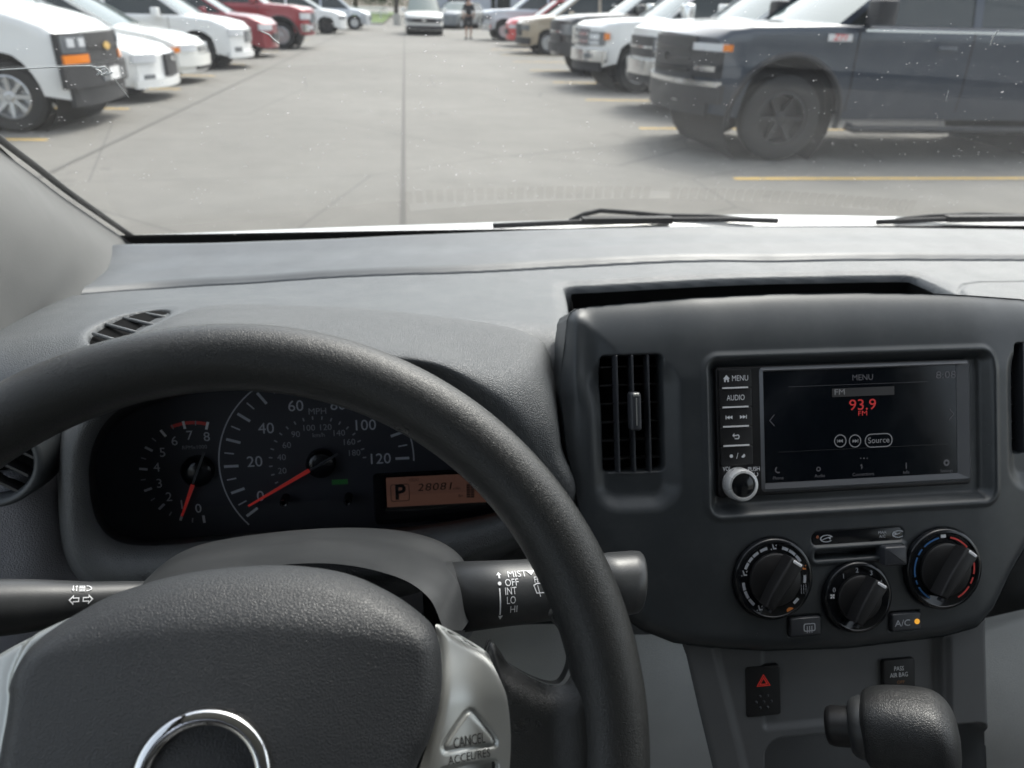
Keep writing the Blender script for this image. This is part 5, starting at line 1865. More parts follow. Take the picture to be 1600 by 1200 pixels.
class Car:
    def __init__(s, name, label, cat, nose, yc, side, spec, mat, group):
        """side = +1: parked on the right of the aisle, nose to -x; -1: on the left, nose to +x"""
        s.p = spec
        s.nose, s.yc, s.side = nose, yc, side
        s.mat = mat
        s.root = thing(name, label, cat, s.w(spec['L'] / 2, 0, 0), group)

    def w(s, d, t, z):
        return (s.nose + s.side * d, s.yc + s.side * t, z)

    # --- shape functions
    def ztop(s, d):
        a = np.array(s.p['top'])
        return np.interp(d, a[:, 0], a[:, 1])

    def half(s, d, z):
        p = s.p
        W = p['W'] / 2
        k = 1 - 0.10 * np.clip(1 - d / 0.55, 0, 1) ** 2 - 0.06 * np.clip((d - p['L'] + 0.5) / 0.5, 0, 1) ** 2
        zm = p['sill'] + 0.55 * (p['belt'] - p['sill'])
        q = (z - zm) / (p['belt'] - p['sill'])
        # shoulder crease, hollow flank and swollen fenders
        body_ = 1 - 0.10 * np.clip(q, -1, 1) ** 2 - 0.014 * np.exp(-((q - 0.12) / 0.22) ** 2) + 0.010 * np.exp(-((q - 0.62) / 0.10) ** 2)
        fen = sum(0.030 * np.exp(-((d - c) / (1.35 * ra)) ** 2) for c, r, ra in p['wheels']) * np.clip(1.1 - np.abs(q + 0.05), 0, 1)
        return W * k * (body_ + fen - 0.012)

    def sweep(s, d, t):
        return d + s.p.get('sweep', 0.22) * np.abs(t / (s.p['W'] / 2)) ** 2.6 * np.clip(1 - d / 0.6, 0, 1)

    def body(s):
        p = s.p
        L = p['L']
        st = set(np.linspace(0, L, 40).tolist())
        for (c, r, ra) in p['wheels']:
            st |= set((c + ra * np.cos(np.linspace(0, math.pi, 19))).tolist()) | {c - ra - .001, c + ra + .001}
        st = np.array(sorted(x for x in st if 0 <= x <= L))
        rows = []
        for d in st:
            zl = p['sill'] + (p['chin'] - p['sill']) * np.clip(1 - d / 0.35, 0, 1)
            for (c, r, ra) in p['wheels']:
                if abs(d - c) < ra:
                    zl = max(zl, r + math.sqrt(ra * ra - (d - c) ** 2) - 0.0)
            zt = float(s.ztop(d))
            zt2 = zt - 0.05
            zl = min(zl, zt2 - .04)
            side = []
            for f in np.linspace(0, 1, 9):
                z = zl + (zt2 - zl) * f
                side.append((float(s.half(d, z)), z))
            hw = side[-1][0]
            for a in (30, 60, 85):
                side.append((hw - 0.06 * (1 - math.cos(R(a))), zt2 + 0.05 * math.sin(R(a))))
            he = side[-1][0]
            topr = [(he * f, zt + p.get('crown', .03) * (1 - f * f)) for f in (.75, .5, .25, 0)]
            half = side + topr
            ring = [(t, z) for t, z in half] + [(-t, z) for t, z in half[::-1][1:]]
            rows.append([s.w(float(s.sweep(d, t)), t, z) for t, z in ring])
        P = np.array(rows)
        o = link('body', grid_mesh(P), s.mat, s.root)
        # front and tail caps
        for k, d in ((0, 0.0), (-1, L)):
            ring = P[k]
            n = len(ring)
            m = n // 2
            cap = []
            for i in range(m + 1):
                a, b = ring[i], ring[n - 1 - i]
                ta = (a[1] - s.yc) * s.side
                cap.append([s.w(float(s.sweep(d, ta * f)), ta * f, a[2]) for f in np.linspace(1, -1, 13)])
            link('nose' if k == 0 else 'tail', grid_mesh(np.array(cap)), s.mat, s.root)
        s.P = P
        MB().box(s.w(L / 2 + .15, 0, p['sill'] + (p['belt'] - p['sill']) * .28), (L - .9, p['W'] * .74, (p['belt'] - p['sill']) * .5)).build('underbody', M_UNDER, s.root)
        return o

    def cabin(s, pillars=()):
        p = s.p
        b0, r0, r1, b1 = p['cab']
        zb, zr = p['belt'], p['roof']
        wb, wr = p['W'] / 2 * .90, p['W'] / 2 * p.get('roofw', .72)
        zf, zrr = float(s.ztop(b0)) - .01, float(s.ztop(b1)) - .01

        def side_pt(d, f):
            # f 0 at the belt, 1 at the roof rail
            return d, (wb + (wr - wb) * f), zb - .01 + (zr - .06 - zb) * f
        # roof
        R_ = []
        for f in np.linspace(0, 1, 13):
            d = r0 + (r1 - r0) * f
            zc = zr - .035 * (2 * f - 1) ** 2 - (.03 if f in (0, 1) else 0)
            R_.append([s.w(d - .05 * (1 - abs(t)) * (1 - f), t * wr, zc - .055 * abs(t) ** 2.5) for t in np.linspace(-1, 1, 13)])
        link('roof', grid_mesh(np.array(R_)), s.mat, s.root)
        # windshield and rear window, bowed
        for nm, (d0, z0, d1), mt in (('windshield', (b0, zf, r0), M_CWIND), ('rear_window', (b1, zrr, r1), M_CGLASS)):
            G = []
            sg = -1 if nm == 'windshield' else 1
            for f in np.linspace(0, 1, 8):
                d = d0 + (d1 - d0) * f
                z = z0 + (zr - .055 - z0) * f
                wd = wb * .97 + (wr - wb * .97) * f
                G.append([s.w(d + sg * .10 * (1 - t * t) * (1 - .5 * f), t * wd, z - .03 * abs(t) ** 2.5 * f) for t in np.linspace(-1, 1, 11)])
            link(nm, grid_mesh(np.array(G)), mt, s.root)
        # side glass and pillars
        for sg in (-1, 1):
            G = []
            for f in np.linspace(0, 1, 5):
                da, db = b0 + (r0 - b0) * f, b1 + (r1 - b1) * f
                _, t, z = side_pt(0, f)
                G.append([s.w(d, sg * t, z) for d in np.linspace(da, db, 6)])
            link('side_window', grid_mesh(np.array(G)), M_CGLASS, s.root)

            def strip(d0, d1, wdt, nm='pillar', lift=.012):
                q = []
                for f in np.linspace(0, 1, 5):
                    d = d0 + (d1 - d0) * f
                    _, t, z = side_pt(0, f)
                    q.append([s.w(d + o, sg * (t + lift), z) for o in (-wdt / 2, wdt / 2)])
                q = np.array(q)
                link(nm, grid_mesh(q), s.mat, s.root)
            strip(b0, r0, .11)
            strip(b1, r1, .16)
            for d in pillars:
                strip(d, d, .09)
            MB().tube([s.w(r0 - .06, sg * (wr + .004), zr - .065), s.w((r0 + r1) / 2, sg * (wr + .004), zr - .045), s.w(r1 + .06, sg * (wr + .004), zr - .075)], .035, 8).build('roof_rail', s.mat, s.root, smooth=True)

    def wheels(s, rim=None, spokes=6, dark=False, detail=True):
        rim = rim or M_ALLOY
        for (c, r, ra) in s.p['wheels']:
            for sg in (-1, 1):
                t0 = s.p['W'] / 2 - .03
                M = np.eye(4)
                ctr = np.array(s.w(c, sg * (t0 - .11), r))
                out = np.array([0, s.side * sg, 0.0])
                M[:3, 2] = out
                M[:3, 0] = (1, 0, 0)
                M[:3, 1] = np.cross(out, (1, 0, 0))
                M[:3, 3] = ctr
                k = .60
                ty = MB().lathe([(r * k, -.11), (r * .90, -.115), (r * .98, -.09), (r, -.05), (r, .05), (r * .98, .09), (r * .90, .115), (r * k * 1.06, .11), (r * k, .09)], 36, M, cap=False).build('wheel', M_TYRE, s.root, ang=40)
                MB().lathe([(r * k * 1.02, .10), (r * k * .95, .105), (r * k * .90, .07), (r * k * .86, -.02), (.001, -.02)], 30, M, cap=False).build('rim', rim if not dark else M_DALLOY, ty, ang=40)
                if detail:
                    b = MB()
                    for q in range(spokes):
                        a = 2 * math.pi * q / spokes
                        ca_, sa_ = math.cos(a), math.sin(a)
                        Mr = np.eye(4)
                        Mr[:2, :2] = [[ca_, -sa_], [sa_, ca_]]
                        b.add([(r * .08, -r * .07, .075), (r * .08, r * .07, .075), (r * k * .93, r * .045, .088), (r * k * .93, -r * .045, .088), (r * .08, -r * .07, .0), (r * .08, r * .07, .0), (r * k * .93, r * .045, .03), (r * k * .93, -r * .045, .03)],
                              [[0, 1, 2, 3], [4, 7, 6, 5], [0, 3, 7, 4], [1, 5, 6, 2], [2, 6, 7, 3], [0, 4, 5, 1]], M @ Mr)
                    b.lathe([(r * .15, .0), (r * .15, .082), (r * .10, .09), (.001, .09)], 16, M, cap=False)
                    b.build('spokes', rim, ty)
            # dark wheel well
            MB().lathe([(ra * .99, -s.p['W'] / 2 + .12), (ra * .99, s.p['W'] / 2 - .12)], 24, np.array([[1, 0, 0, s.w(c, 0, r)[0]], [0, 0, 1, s.yc], [0, 1, 0, r], [0, 0, 0, 1]], float), cap=False).build('wheel_well', M_UNDER, s.root, smooth=True)

    def flare(s, mat, wdt=.06):
        for (c, r, ra) in s.p['wheels']:
            for sg in (-1, 1):
                a = np.linspace(R(-8), R(188), 22)
                q = [[s.w(c + rr * math.cos(x), sg * (float(s.half(c, r + rr * math.sin(x))) + lift), max(r + rr * math.sin(x), .12)) for x in a] for rr, lift in ((ra - .015, -.03), (ra - .012, .03), (ra + wdt, .022), (ra + wdt + .01, .0))]
                link('arch_flare', grid_mesh(np.array(q)), mat, s.root)

    # --- patches laid on the nose or flank
    def nose_patch(s, nm, t0, t1, z0, z1, mat, lift=.02, par=None, d0=0.0, round_=.25):
        q = []
        ts = np.linspace(t0, t1, 9)
        zs = np.linspace(z0, z1, 5)
        for z in [zs[0]] + list(zs) + [zs[-1]]:
            q.append([])
        q = []
        for i, z in enumerate([zs[0]] + list(zs) + [zs[-1]]):
            back = .05 if i in (0, len(zs) + 1) else 0
            row = []
            for j, t in enumerate([ts[0]] + list(ts) + [ts[-1]]):
                bk = back or (.05 if j in (0, len(ts) + 1) else 0)
                row.append(s.w(d0 + float(s.sweep(0, t)) - lift + bk, t, z))
            q.append(row)
        o = link(nm, grid_mesh(np.array(q)), mat, par or s.root)
        return sharp(o, 40)

    def flank(s, nm, d0, d1, z0, z1, mat, sg, lift=.012, par=None):
        q = []
        for z in np.linspace(z0, z1, 4):
            q.append([s.w(d, sg * (float(s.half(d, z)) + lift), z) for d in np.linspace(d0, d1, 6)])
        o = link(nm, grid_mesh(np.array(q)), mat, par or s.root)
        return o

    def mirror(s, d, z, mat, size=(.16, .22, .18)):
        for sg in (-1, 1):
            t = s.p['W'] / 2 * .93
            m_ = MB().box(s.w(d, sg * (t + size[1] / 2 + .05), z), size, bev=.03).build('door_mirror', mat, s.root, ang=50)
            MB().box(s.w(d, sg * (t + .02), z - size[2] * .3), (.06, .12, .05)).build('mirror_arm', M_BUMPB, m_)

    def doors(s, cuts, zh, handles):
        p = s.p
        for sg in (-1, 1):
            for d in cuts:
                s.flank('door_gap', d - .006, d + .006, p['sill'] + .08, p['belt'] - .03, M_UNDER, sg, .006)
            for d in handles:
                MB().box(s.w(d, sg * (float(s.half(d, zh)) + .02), zh), (.20, .03, .035), bev=.008).build('door_handle', s.mat, s.root, ang=50)


GR = 'vehicles parked along the right of the aisle'
GL = 'vehicles parked along the left of the aisle'
PW = paint('paint_white', (0.80, 0.81, 0.80))
PW2 = paint('paint_cream_white', (0.78, 0.78, 0.74))
PBLUE = paint('paint_slate_blue', (0.014, 0.026, 0.046), metal=0.1)
PBLACK = paint('paint_black', (0.014, 0.015, 0.017))
PTAN = paint('paint_tan', (0.36, 0.30, 0.22), metal=0.3)
PRED = paint('paint_red', (0.30, 0.018, 0.028), metal=0.1)
PRED2 = paint('paint_dark_red', (0.23, 0.015, 0.026), metal=0.2)
PBRED = paint('paint_bright_red', (0.55, 0.03, 0.03))
PSIL = paint('paint_silver', (0.50, 0.53, 0.57), metal=0.5)
PGREY = paint('paint_grey', (0.16, 0.18, 0.20), metal=0.5)

PICK = dict(L=5.85, W=2.04, sill=.50, chin=.42, belt=1.30, roof=1.96, top=[(0, 1.14), (.12, 1.20), (.6, 1.26), (1.45, 1.31), (1.5, 1.31), (3.95, 1.31), (4.0, 1.36), (5.85, 1.36)],
            cab=(1.45, 2.25, 3.70, 3.92), wheels=[(.98, .405, .52), (4.72, .405, .52)], crown=.03, sweep=.40, roofw=.76)
SUV = dict(L=4.70, W=1.90, sill=.32, chin=.24, belt=1.06, roof=1.70, top=[(0, .78), (.10, .90), (.45, .99), (1.15, 1.07), (4.5, 1.09), (4.7, 1.0)],
           cab=(1.12, 1.95, 4.10, 4.55), wheels=[(.92, .355, .43), (3.70, .355, .43)], crown=.05, sweep=.34)
SEDAN = dict(L=4.80, W=1.82, sill=.24, chin=.20, belt=.92, roof=1.45, top=[(0, .60), (.08, .70), (.45, .80), (1.25, .93), (3.9, .96), (4.6, .99), (4.8, .85)],
             cab=(1.22, 2.05, 3.15, 4.0), wheels=[(.92, .325, .39), (3.65, .325, .39)], crown=.05, sweep=.32)
VAN = dict(L=5.70, W=2.02, sill=.40, chin=.34, belt=1.28, roof=2.10, top=[(0, 1.00), (.08, 1.08), (.35, 1.17), (.95, 1.30), (5.6, 1.33), (5.7, 1.30)],
           cab=(.92, 1.70, 5.55, 5.66), wheels=[(.74, .375, .46), (4.2, .375, .46)], crown=.05, sweep=.20, roofw=.84)


def variant(base, **k):
    d = dict(base)
    d.update(k)
    return d


# right row -------------------------------------------------------------------
c = Car('pickup_truck', 'slate blue lifted pickup with black wheels and red fender badge', 'pickup truck', 2.86, 8.80, 1, variant(PICK, sill=.43, chin=.46, sweep=.34, wheels=[(.98, .425, .60), (4.72, .425, .60)], top=[(0, 1.17), (.10, 1.24), (.5, 1.29), (1.45, 1.32), (3.95, 1.32), (4.0, 1.36), (5.85, 1.36)]), PBLUE, GR)
c.body(); c.cabin((2.95,)); c.wheels(M_DALLOY, 6, dark=True); c.flare(M_BUMPB, .03); c.mirror(1.75, 1.44, M_BUMPB, (.20, .26, .22)); c.doors((1.64, 2.90, 3.90), 1.12, (2.62, 3.66))
g = c.nose_patch('grille', -.64, .64, .76, 1.17, M_BUMPB, .03)
for z in (.86, .96, 1.06):
    c.nose_patch('grille_bar', -.60, .60, z - .012, z + .012, M_DALLOY, .05, g)
c.nose_patch('grille_badge', -.13, .13, .94, 1.00, M_BUMPB, .065, g)
for sg in (-1, 1):
    a, b = sorted((sg * .62, sg * .96))
    h_ = c.nose_patch('headlamp', a, b, 1.05, 1.12, M_LAMPC, .03)
    c.nose_patch('lamp_insert', *sorted((sg * .66, sg * .78)), 1.06, 1.11, M_LAMPC, .04, h_)
    c.nose_patch('lamp_housing', *sorted((sg * .62, sg * .93)), .80, 1.045, M_BUMPB, .028)
    c.nose_patch('side_marker', *sorted((sg * .955, sg * 1.00)), 1.055, 1.115, M_AMBER, .032)
    c.nose_patch('lower_lamp', *sorted((sg * .68, sg * .90)), .86, .91, M_CHR, .04)
    c.nose_patch('bumper_hook', *sorted((sg * .38, sg * .48)), .55, .62, M_PLATE, .05)
c.nose_patch('bumper', -1.0, 1.0, .56, .74, M_BUMPB, .07)
c.nose_patch('bumper_trim', -.98, .98, .72, .77, M_CHR, .08)
c.nose_patch('bumper_skid', -.86, .86, .44, .60, M_BUMPB, .05)
for sg in (-1, 1):
    bd = c.flank('fender_badge', 1.30, 1.56, 1.17, 1.235, M_PLATE, sg, .014)
    P0 = np.array(c.w(1.43, sg * (float(c.half(1.43, 1.20)) + .018), 1.203))
    Mx = np.eye(4)
    Mx[:3, 0] = (-sg * c.side * -1, 0, 0)
    Mx[:3, 1] = (0, 0, 1)
    Mx[:3, 2] = (0, sg * c.side, 0)
    Mx[:3, 0] = np.cross(Mx[:3, 1], Mx[:3, 2])
    Mx[:3, 3] = P0
    text('badge_lettering', 'Z71', 0.075, Mx, M_REDP, bd, 0.15, bold=.02, shear=.2)
    MB().tube([c.w(1.68, sg * 1.0, .37), c.w(1.76, sg * 1.06, .34), c.w(3.75, sg * 1.06, .34), c.w(3.82, sg * 1.0, .37)], .04, 8).build('side_step', M_BUMPB, c.root, smooth=True)
    c.flank('belt_trim', 1.7, 3.9, 1.265, 1.285, M_CHR, sg, .004)

c = Car('pickup_truck', 'white pickup with dark blacked-out grille and chrome bumper behind the slate blue one', 'pickup truck', 3.50, 12.25, 1, PICK, PW, GR)
c.body(); c.cabin((2.95,)); c.wheels(M_ALLOY, 6); c.mirror(1.75, 1.42, PW, (.18, .24, .20)); c.doors((1.62, 2.90), 1.1, (2.62,))
g = c.nose_patch('grille', -.60, .60, .78, 1.06, M_BUMPB, .03)
c.nose_patch('grille_bar', -.60, .60, .90, .93, M_CHR, .05, g)
for sg in (-1, 1):
    h_ = c.nose_patch('headlamp', *sorted((sg * .60, sg * .92)), .86, 1.05, M_LAMPD, .04)
    c.nose_patch('lamp_insert', *sorted((sg * .66, sg * .78)), .92, 1.00, M_LAMPC, .05, h_)
    c.nose_patch('lamp_surround', *sorted((sg * .90, sg * 1.00)), .76, 1.10, PW, .05)
c.nose_patch('bumper', -1.0, 1.0, .54, .74, M_CHR, .08)
c.nose_patch('bumper_skid', -.86, .86, .42, .54, M_BUMPB, .05)

c = Car('pickup_truck', 'white pickup with clear square headlamps, chrome bumper and silver wheels', 'pickup truck', 3.30, 15.75, 1, variant(PICK, top=[(0, 1.10), (.12, 1.17), (.6, 1.22), (1.45, 1.27), (3.95, 1.28), (4.0, 1.33), (5.85, 1.33)], belt=1.27), PW, GR)
c.body(); c.cabin((2.95,)); c.wheels(M_ALLOY, 6); c.mirror(1.75, 1.40, M_CHR, (.20, .26, .24)); c.doors((1.62, 2.90), 1.08, (2.62,))
g = c.nose_patch('grille', -.60, .60, .78, 1.07, M_LAMPD, .03)
for z in (.86, .98):
    c.nose_patch('grille_bar', -.60, .60, z - .03, z + .03, M_CHR, .05, g)
for sg in (-1, 1):
    h_ = c.nose_patch('headlamp', *sorted((sg * .62, sg * .93)), .80, 1.03, M_LAMPD, .04)
    c.nose_patch('lamp_insert', *sorted((sg * .66, sg * .86)), .90, .99, M_LAMPC, .05, h_)
    c.nose_patch('lamp_insert', *sorted((sg * .66, sg * .86)), .82, .87, M_LAMPC, .05, h_)
    c.nose_patch('side_marker', *sorted((sg * .95, sg * 1.00)), .90, 1.01, M_AMBER, .045)
c.nose_patch('bumper', -1.0, 1.0, .52, .72, M_CHR, .08)
for sg in (-1, 1):
    c.nose_patch('fog_lamp', *sorted((sg * .60, sg * .78)), .58, .66, M_LAMPD, .095)
c.nose_patch('bumper_skid', -.9, .9, .36, .52, M_BUMPB, .05)

c = Car('pickup_truck', 'black pickup with chrome trimmed grille beyond the white pickups', 'pickup truck', 3.42, 19.2, 1, PICK, PBLACK, GR)
c.body(); c.cabin((2.95,)); c.wheels(M_ALLOY, 6, detail=False); c.mirror(1.75, 1.42, PBLACK); 
g = c.nose_patch('grille', -.60, .60, .72, 1.12, M_BUMPB, .03)
c.nose_patch('grille_bar', -.60, .60, .90, .94, M_CHR, .05, g)
for sg in (-1, 1):
    c.nose_patch('headlamp', *sorted((sg * .62, sg * .95)), .86, 1.08, M_LAMPD, .04)
    c.nose_patch('lamp_rim', *sorted((sg * .93, sg * 1.0)), .60, 1.06, M_CHR, .04)
c.nose_patch('bumper', -1.0, 1.0, .50, .70, M_BUMPB, .08)

c = Car('sport_utility', 'tan sport utility with dark grille farther along the right row', 'car', 3.75, 27.9, 1, variant(SUV, roof=1.80, belt=1.15, top=[(0, .88), (.1, 1.0), (.45, 1.08), (1.15, 1.16), (4.7, 1.16)], W=1.98), PTAN, GR)
c.body(); c.cabin((2.6, 3.5)); c.wheels(M_ALLOY, 5, detail=False); c.mirror(1.6, 1.22, PTAN)
c.nose_patch('grille', -.55, .55, .55, .90, M_BUMPB, .03)
for sg in (-1, 1):
    c.nose_patch('headlamp', *sorted((sg * .55, sg * .90)), .72, .88, M_LAMPD, .04)
c.nose_patch('bumper', -.95, .95, .30, .50, M_BUMPB, .05)

c = Car('hatchback_car', 'bright red car nearly hidden behind the tan one', 'car', 3.95, 32.8, 1, SUV, PBRED, GR)
c.body(); c.cabin((2.6,)); c.wheels(M_ALLOY, 5, detail=False)
for sg in (-1, 1):
    c.nose_patch('headlamp', *sorted((sg * .55, sg * .86)), .66, .78, M_LAMPC, .04)
c.nose_patch('grille', -.45, .45, .45, .62, M_BUMPB, .03)

c = Car('pickup_truck', 'silver pickup at the far end of the right row', 'pickup truck', 3.45, 38.3, 1, PICK, PSIL, GR)
c.body(); c.cabin((2.95,)); c.wheels(M_ALLOY, 5, detail=False)
c.nose_patch('grille', -.55, .55, .72, 1.05, M_LAMPD, .03)
for sg in (-1, 1):
    c.nose_patch('headlamp', *sorted((sg * .55, sg * .95)), .86, 1.02, M_LAMPD, .04)
c.nose_patch('bumper', -1.0, 1.0, .50, .68, M_CHR, .07)

# left row --------------------------------------------------------------------
c = Car('cargo_van', 'white cargo van with black grille, amber signals and black bumper', 'van', -3.62, 10.45, -1, VAN, PW, GL)
c.body(); c.cabin((2.3,)); c.wheels(M_ALLOY, 8); c.mirror(1.30, 1.42, M_BUMPB); c.doors((1.15, 2.35), 1.05, (2.1,))
g = c.nose_patch('grille', -.93, .93, .70, 1.02, M_BUMPB, .03)
c.nose_patch('grille_bar', -.50, .50, .855, .885, M_DALLOY, .05, g)
b_ = MB()
P0 = np.array(c.w(-.055, 0, .87))
b_.add([(P0[0] + .012 * k_, P0[1] + x, P0[2] + z) for k_ in (0, 1) for x, z in ((-.10, -.022), (-.04, -.022), (-.03, -.045), (.05, -.045), (.06, -.022), (.10, -.022), (.09, .022), (.04, .022), (.03, .045), (-.05, .045), (-.06, .022), (-.11, .022))],
       [list(range(12)), list(range(12, 24))[::-1]] + [[i, (i + 1) % 12, 12 + (i + 1) % 12, 12 + i] for i in range(12)])
b_.build('grille_badge', M_GOLD, g)
for sg in (-1, 1):
    h_ = c.nose_patch('headlamp', *sorted((sg * .52, sg * .90)), .82, 1.00, M_LAMPD, .045)
    for x in (.60, .78):
        c.nose_patch('lamp_insert', *sorted((sg * (x - .05), sg * (x + .05))), .88, .97, M_LAMPC, .055, h_)
    c.nose_patch('turn_signal', *sorted((sg * .50, sg * .91)), .71, .80, M_AMBER, .05)
    c.nose_patch('fog_lamp', *sorted((sg * .06, sg * .30)) if False else sorted((sg * .18, sg * .36)), .50, .62, M_LAMPD, .10)
c.nose_patch('bumper', -.99, .99, .46, .69, M_BUMPB, .09)
c.nose_patch('number_plate', -.16, .16, .50, .64, M_PLATE, .10)
c.nose_patch('air_dam', -.86, .86, .26, .46, M_BUMPB, .04)

c = Car('sedan_car', 'white sedan with tall upright black grille beside the cargo van', 'car', -3.62, 13.15, -1, SEDAN, PW, GL)
c.body(); c.cabin((2.55,)); c.wheels(M_ALLOY, 5); c.mirror(1.7, 1.0, PW, (.14, .2, .14)); c.doors((1.5, 2.5), .8, (2.3,))
g = c.nose_patch('grille', -.26, .26, .34, .64, M_BUMPB, .05)
c.nose_patch('grille_badge', -.10, .10, .54, .60, M_CHR, .07, g)
for sg in (-1, 1):
    c.nose_patch('headlamp', *sorted((sg * .50, sg * .86)), .54, .66, M_LAMPC, .03)
    c.nose_patch('fog_lamp', *sorted((sg * .55, sg * .72)), .30, .38, M_LAMPD, .02)
c.nose_patch('bumper', -.88, .88, .20, .32, PW, .06)

c = Car('sedan_car', 'older white sedan with small grille and amber corner lamp', 'car', -3.75, 15.95, -1, SEDAN, PW2, GL)
c.body(); c.cabin((2.55,)); c.wheels(M_ALLOY, 6); c.mirror(1.7, 1.0, PW2, (.14, .2, .14)); c.doors((1.5, 2.5), .8, (2.3,))
g = c.nose_patch('grille', -.30, .30, .54, .62, M_LAMPD, .03)
for z in (.56, .60):
    c.nose_patch('grille_bar', -.28, .28, z - .006, z + .006, M_CHR, .045, g)
for sg in (-1, 1):
    c.nose_patch('headlamp', *sorted((sg * .42, sg * .80)), .54, .66, M_LAMPC, .03)
    c.nose_patch('corner_lamp', *sorted((sg * .80, sg * .90)), .54, .62, M_AMBER, .03)
c.nose_patch('bumper', -.88, .88, .30, .48, PW2, .07)
c.nose_patch('lower_intake', -.45, .45, .24, .30, M_BUMPB, .05)

c = Car('sport_utility', 'white sport utility with dark side glass beyond the white sedans', 'car', -3.55, 19.55, -1, variant(SUV, W=1.94), PW, GL)
c.body(); c.cabin((2.75, 3.6)); c.wheels(M_ALLOY, 5); c.mirror(1.65, 1.12, PW); c.doors((1.45, 2.7), .9, (2.45,))
g = c.nose_patch('grille', -.38, .38, .55, .78, M_LAMPD, .03)
c.nose_patch('grille_badge', -.09, .09, .60, .74, M_CHR, .05, g)
for sg in (-1, 1):
    c.nose_patch('headlamp', *sorted((sg * .45, sg * .88)), .68, .82, M_LAMPC, .03)
    c.nose_patch('fog_lamp', *sorted((sg * .58, sg * .76)), .36, .46, M_LAMPD, .03)
c.nose_patch('bumper', -.92, .92, .24, .36, PW, .05)

c = Car('crossover_car', 'dark red crossover with pale headlamps between white cars and red pickup', 'car', -3.52, 23.6, -1, variant(SUV, roof=1.62), PRED2, GL)
c.body(); c.cabin((2.75, 3.6)); c.wheels(M_ALLOY, 5, detail=False); c.mirror(1.65, 1.12, PRED2)
c.nose_patch('grille', -.50, .50, .40, .60, M_BUMPB, .03)
for sg in (-1, 1):
    c.nose_patch('headlamp', *sorted((sg * .50, sg * .92)), .68, .82, M_LAMPC, .03)

c = Car('pickup_truck', 'red pickup with chrome bumper and big bright wheels', 'pickup truck', -2.95, 28.2, -1, PICK, PRED, GL)
c.body(); c.cabin((2.95,)); c.wheels(M_ALLOY, 6); c.mirror(1.75, 1.42, PRED); c.doors((1.62, 2.90), 1.1, (2.62,)); c.flare(M_BUMPB, .05)
c.nose_patch('grille', -.60, .60, .76, 1.06, M_LAMPD, .03)
for sg in (-1, 1):
    c.nose_patch('headlamp', *sorted((sg * .60, sg * .97)), .88, 1.06, M_LAMPC, .04)
    c.nose_patch('fog_lamp', *sorted((sg * .62, sg * .84)), .60, .70, M_LAMPC, .10)
c.nose_patch('bumper', -1.0, 1.0, .52, .74, M_CHR, .08)

c = Car('sedan_car', 'white car with dark wheels past the red pickup', 'car', -2.85, 42.0, -1, variant(SUV, roof=1.60), PW, GL)
c.body(); c.cabin((2.75,)); c.wheels(M_DALLOY, 5, dark=True, detail=False)
for sg in (-1, 1):
    c.nose_patch('headlamp', *sorted((sg * .50, sg * .88)), .66, .80, M_LAMPD, .03)
c = Car('sport_utility', 'silver sport utility last in the left row by the lawn', 'car', -1.95, 49.5, -1, variant(SUV, roof=1.8), PSIL, GL)
c.body(); c.cabin((2.75,)); c.wheels(M_ALLOY, 5, detail=False)
c.nose_patch('grille', -.5, .5, .5, .8, M_LAMPD, .03)
for sg in (-1, 1):
    c.nose_patch('headlamp', *sorted((sg * .50, sg * .90)), .68, .82, M_LAMPC, .03)


def turn(car, ang):
    """swing a finished vehicle round its middle"""
    car.root.rotation_euler[2] = R(ang)


c = Car('sport_utility', 'pale sport utility with dark grille driving up the aisle', 'car', 1.0 - 2.35, 44.0, 1, variant(SUV, roof=1.76, belt=1.10), PW2, None)
c.body(); c.cabin((2.6,)); c.wheels(M_ALLOY, 5, detail=False); c.mirror(1.6, 1.16, PW2)
g = c.nose_patch('grille', -.80, .80, .58, .78, M_BUMPB, .03)
c.nose_patch('grille_badge', -.10, .10, .64, .74, M_CHR, .05, g)
for sg in (-1, 1):
    c.nose_patch('headlamp', *sorted((sg * .55, sg * .92)), .64, .80, M_LAMPD, .045)
c.nose_patch('bumper', -.92, .92, .26, .46, M_BUMPB, .05)
turn(c, 90)
c.root.location.x = 0.95
c = Car('parked_car', 'grey car standing across the end of the aisle', 'car', 1.2, 56.0, 1, variant(SUV, roof=1.62), PGREY, None)
c.body(); c.cabin((2.6,)); c.wheels(M_ALLOY, 5, detail=False)
turn(c, 60)

# ------------------------------------------------------------------ far end of the car park
M_GRASS = flat('lawn_green', (0.10, 0.20, 0.035), 0.9)
m_, nt_, b_ = nodes('lawn')
v_ = coords(nt_)
nt_.links.new(mixc(nt_, noise(nt_, v_, 0.7, 5.0), (0.07, 0.12, 0.025), (0.13, 0.19, 0.05)), b_.inputs['Base Color'])
b_.inputs['Roughness'].default_value = 0.9
sheet('lawn', -60, -1.6, 62, 140, 0.12, m_, 'mown lawn beyond the car park')
o = MB().box((-30.8, 61.9, .06), (58.4, .2, .13)).build('kerb', M_CONC)
tag(o, 'pale concrete kerb along the lawn', None, kind='structure')
fence = thing('rail_fence', 'white rail fence crossing the lawn', 'fence', (-20, 78, 0))
for k in range(16):
    MB().box((-2.2 - 2.6 * k, 78, .62), (.10, .10, 1.0), bev=0).build('post', M_PLATE, fence)
for z in (.62, .98):
    MB().box((-21.5, 77.93, z), (40, .04, .12)).build('rail', M_PLATE, fence)
bl = thing('low_building', 'pale grey low building closing the end of the aisle', 'building', (9, 74, 0))
M_WALL = plastic('metal_siding', (0.42, 0.45, 0.50), 0.6, fine=3, depth=0.01)
MB().box((13.2, 78, 2.6), (21, 8, 5.2)).build('wall', M_WALL, bl)
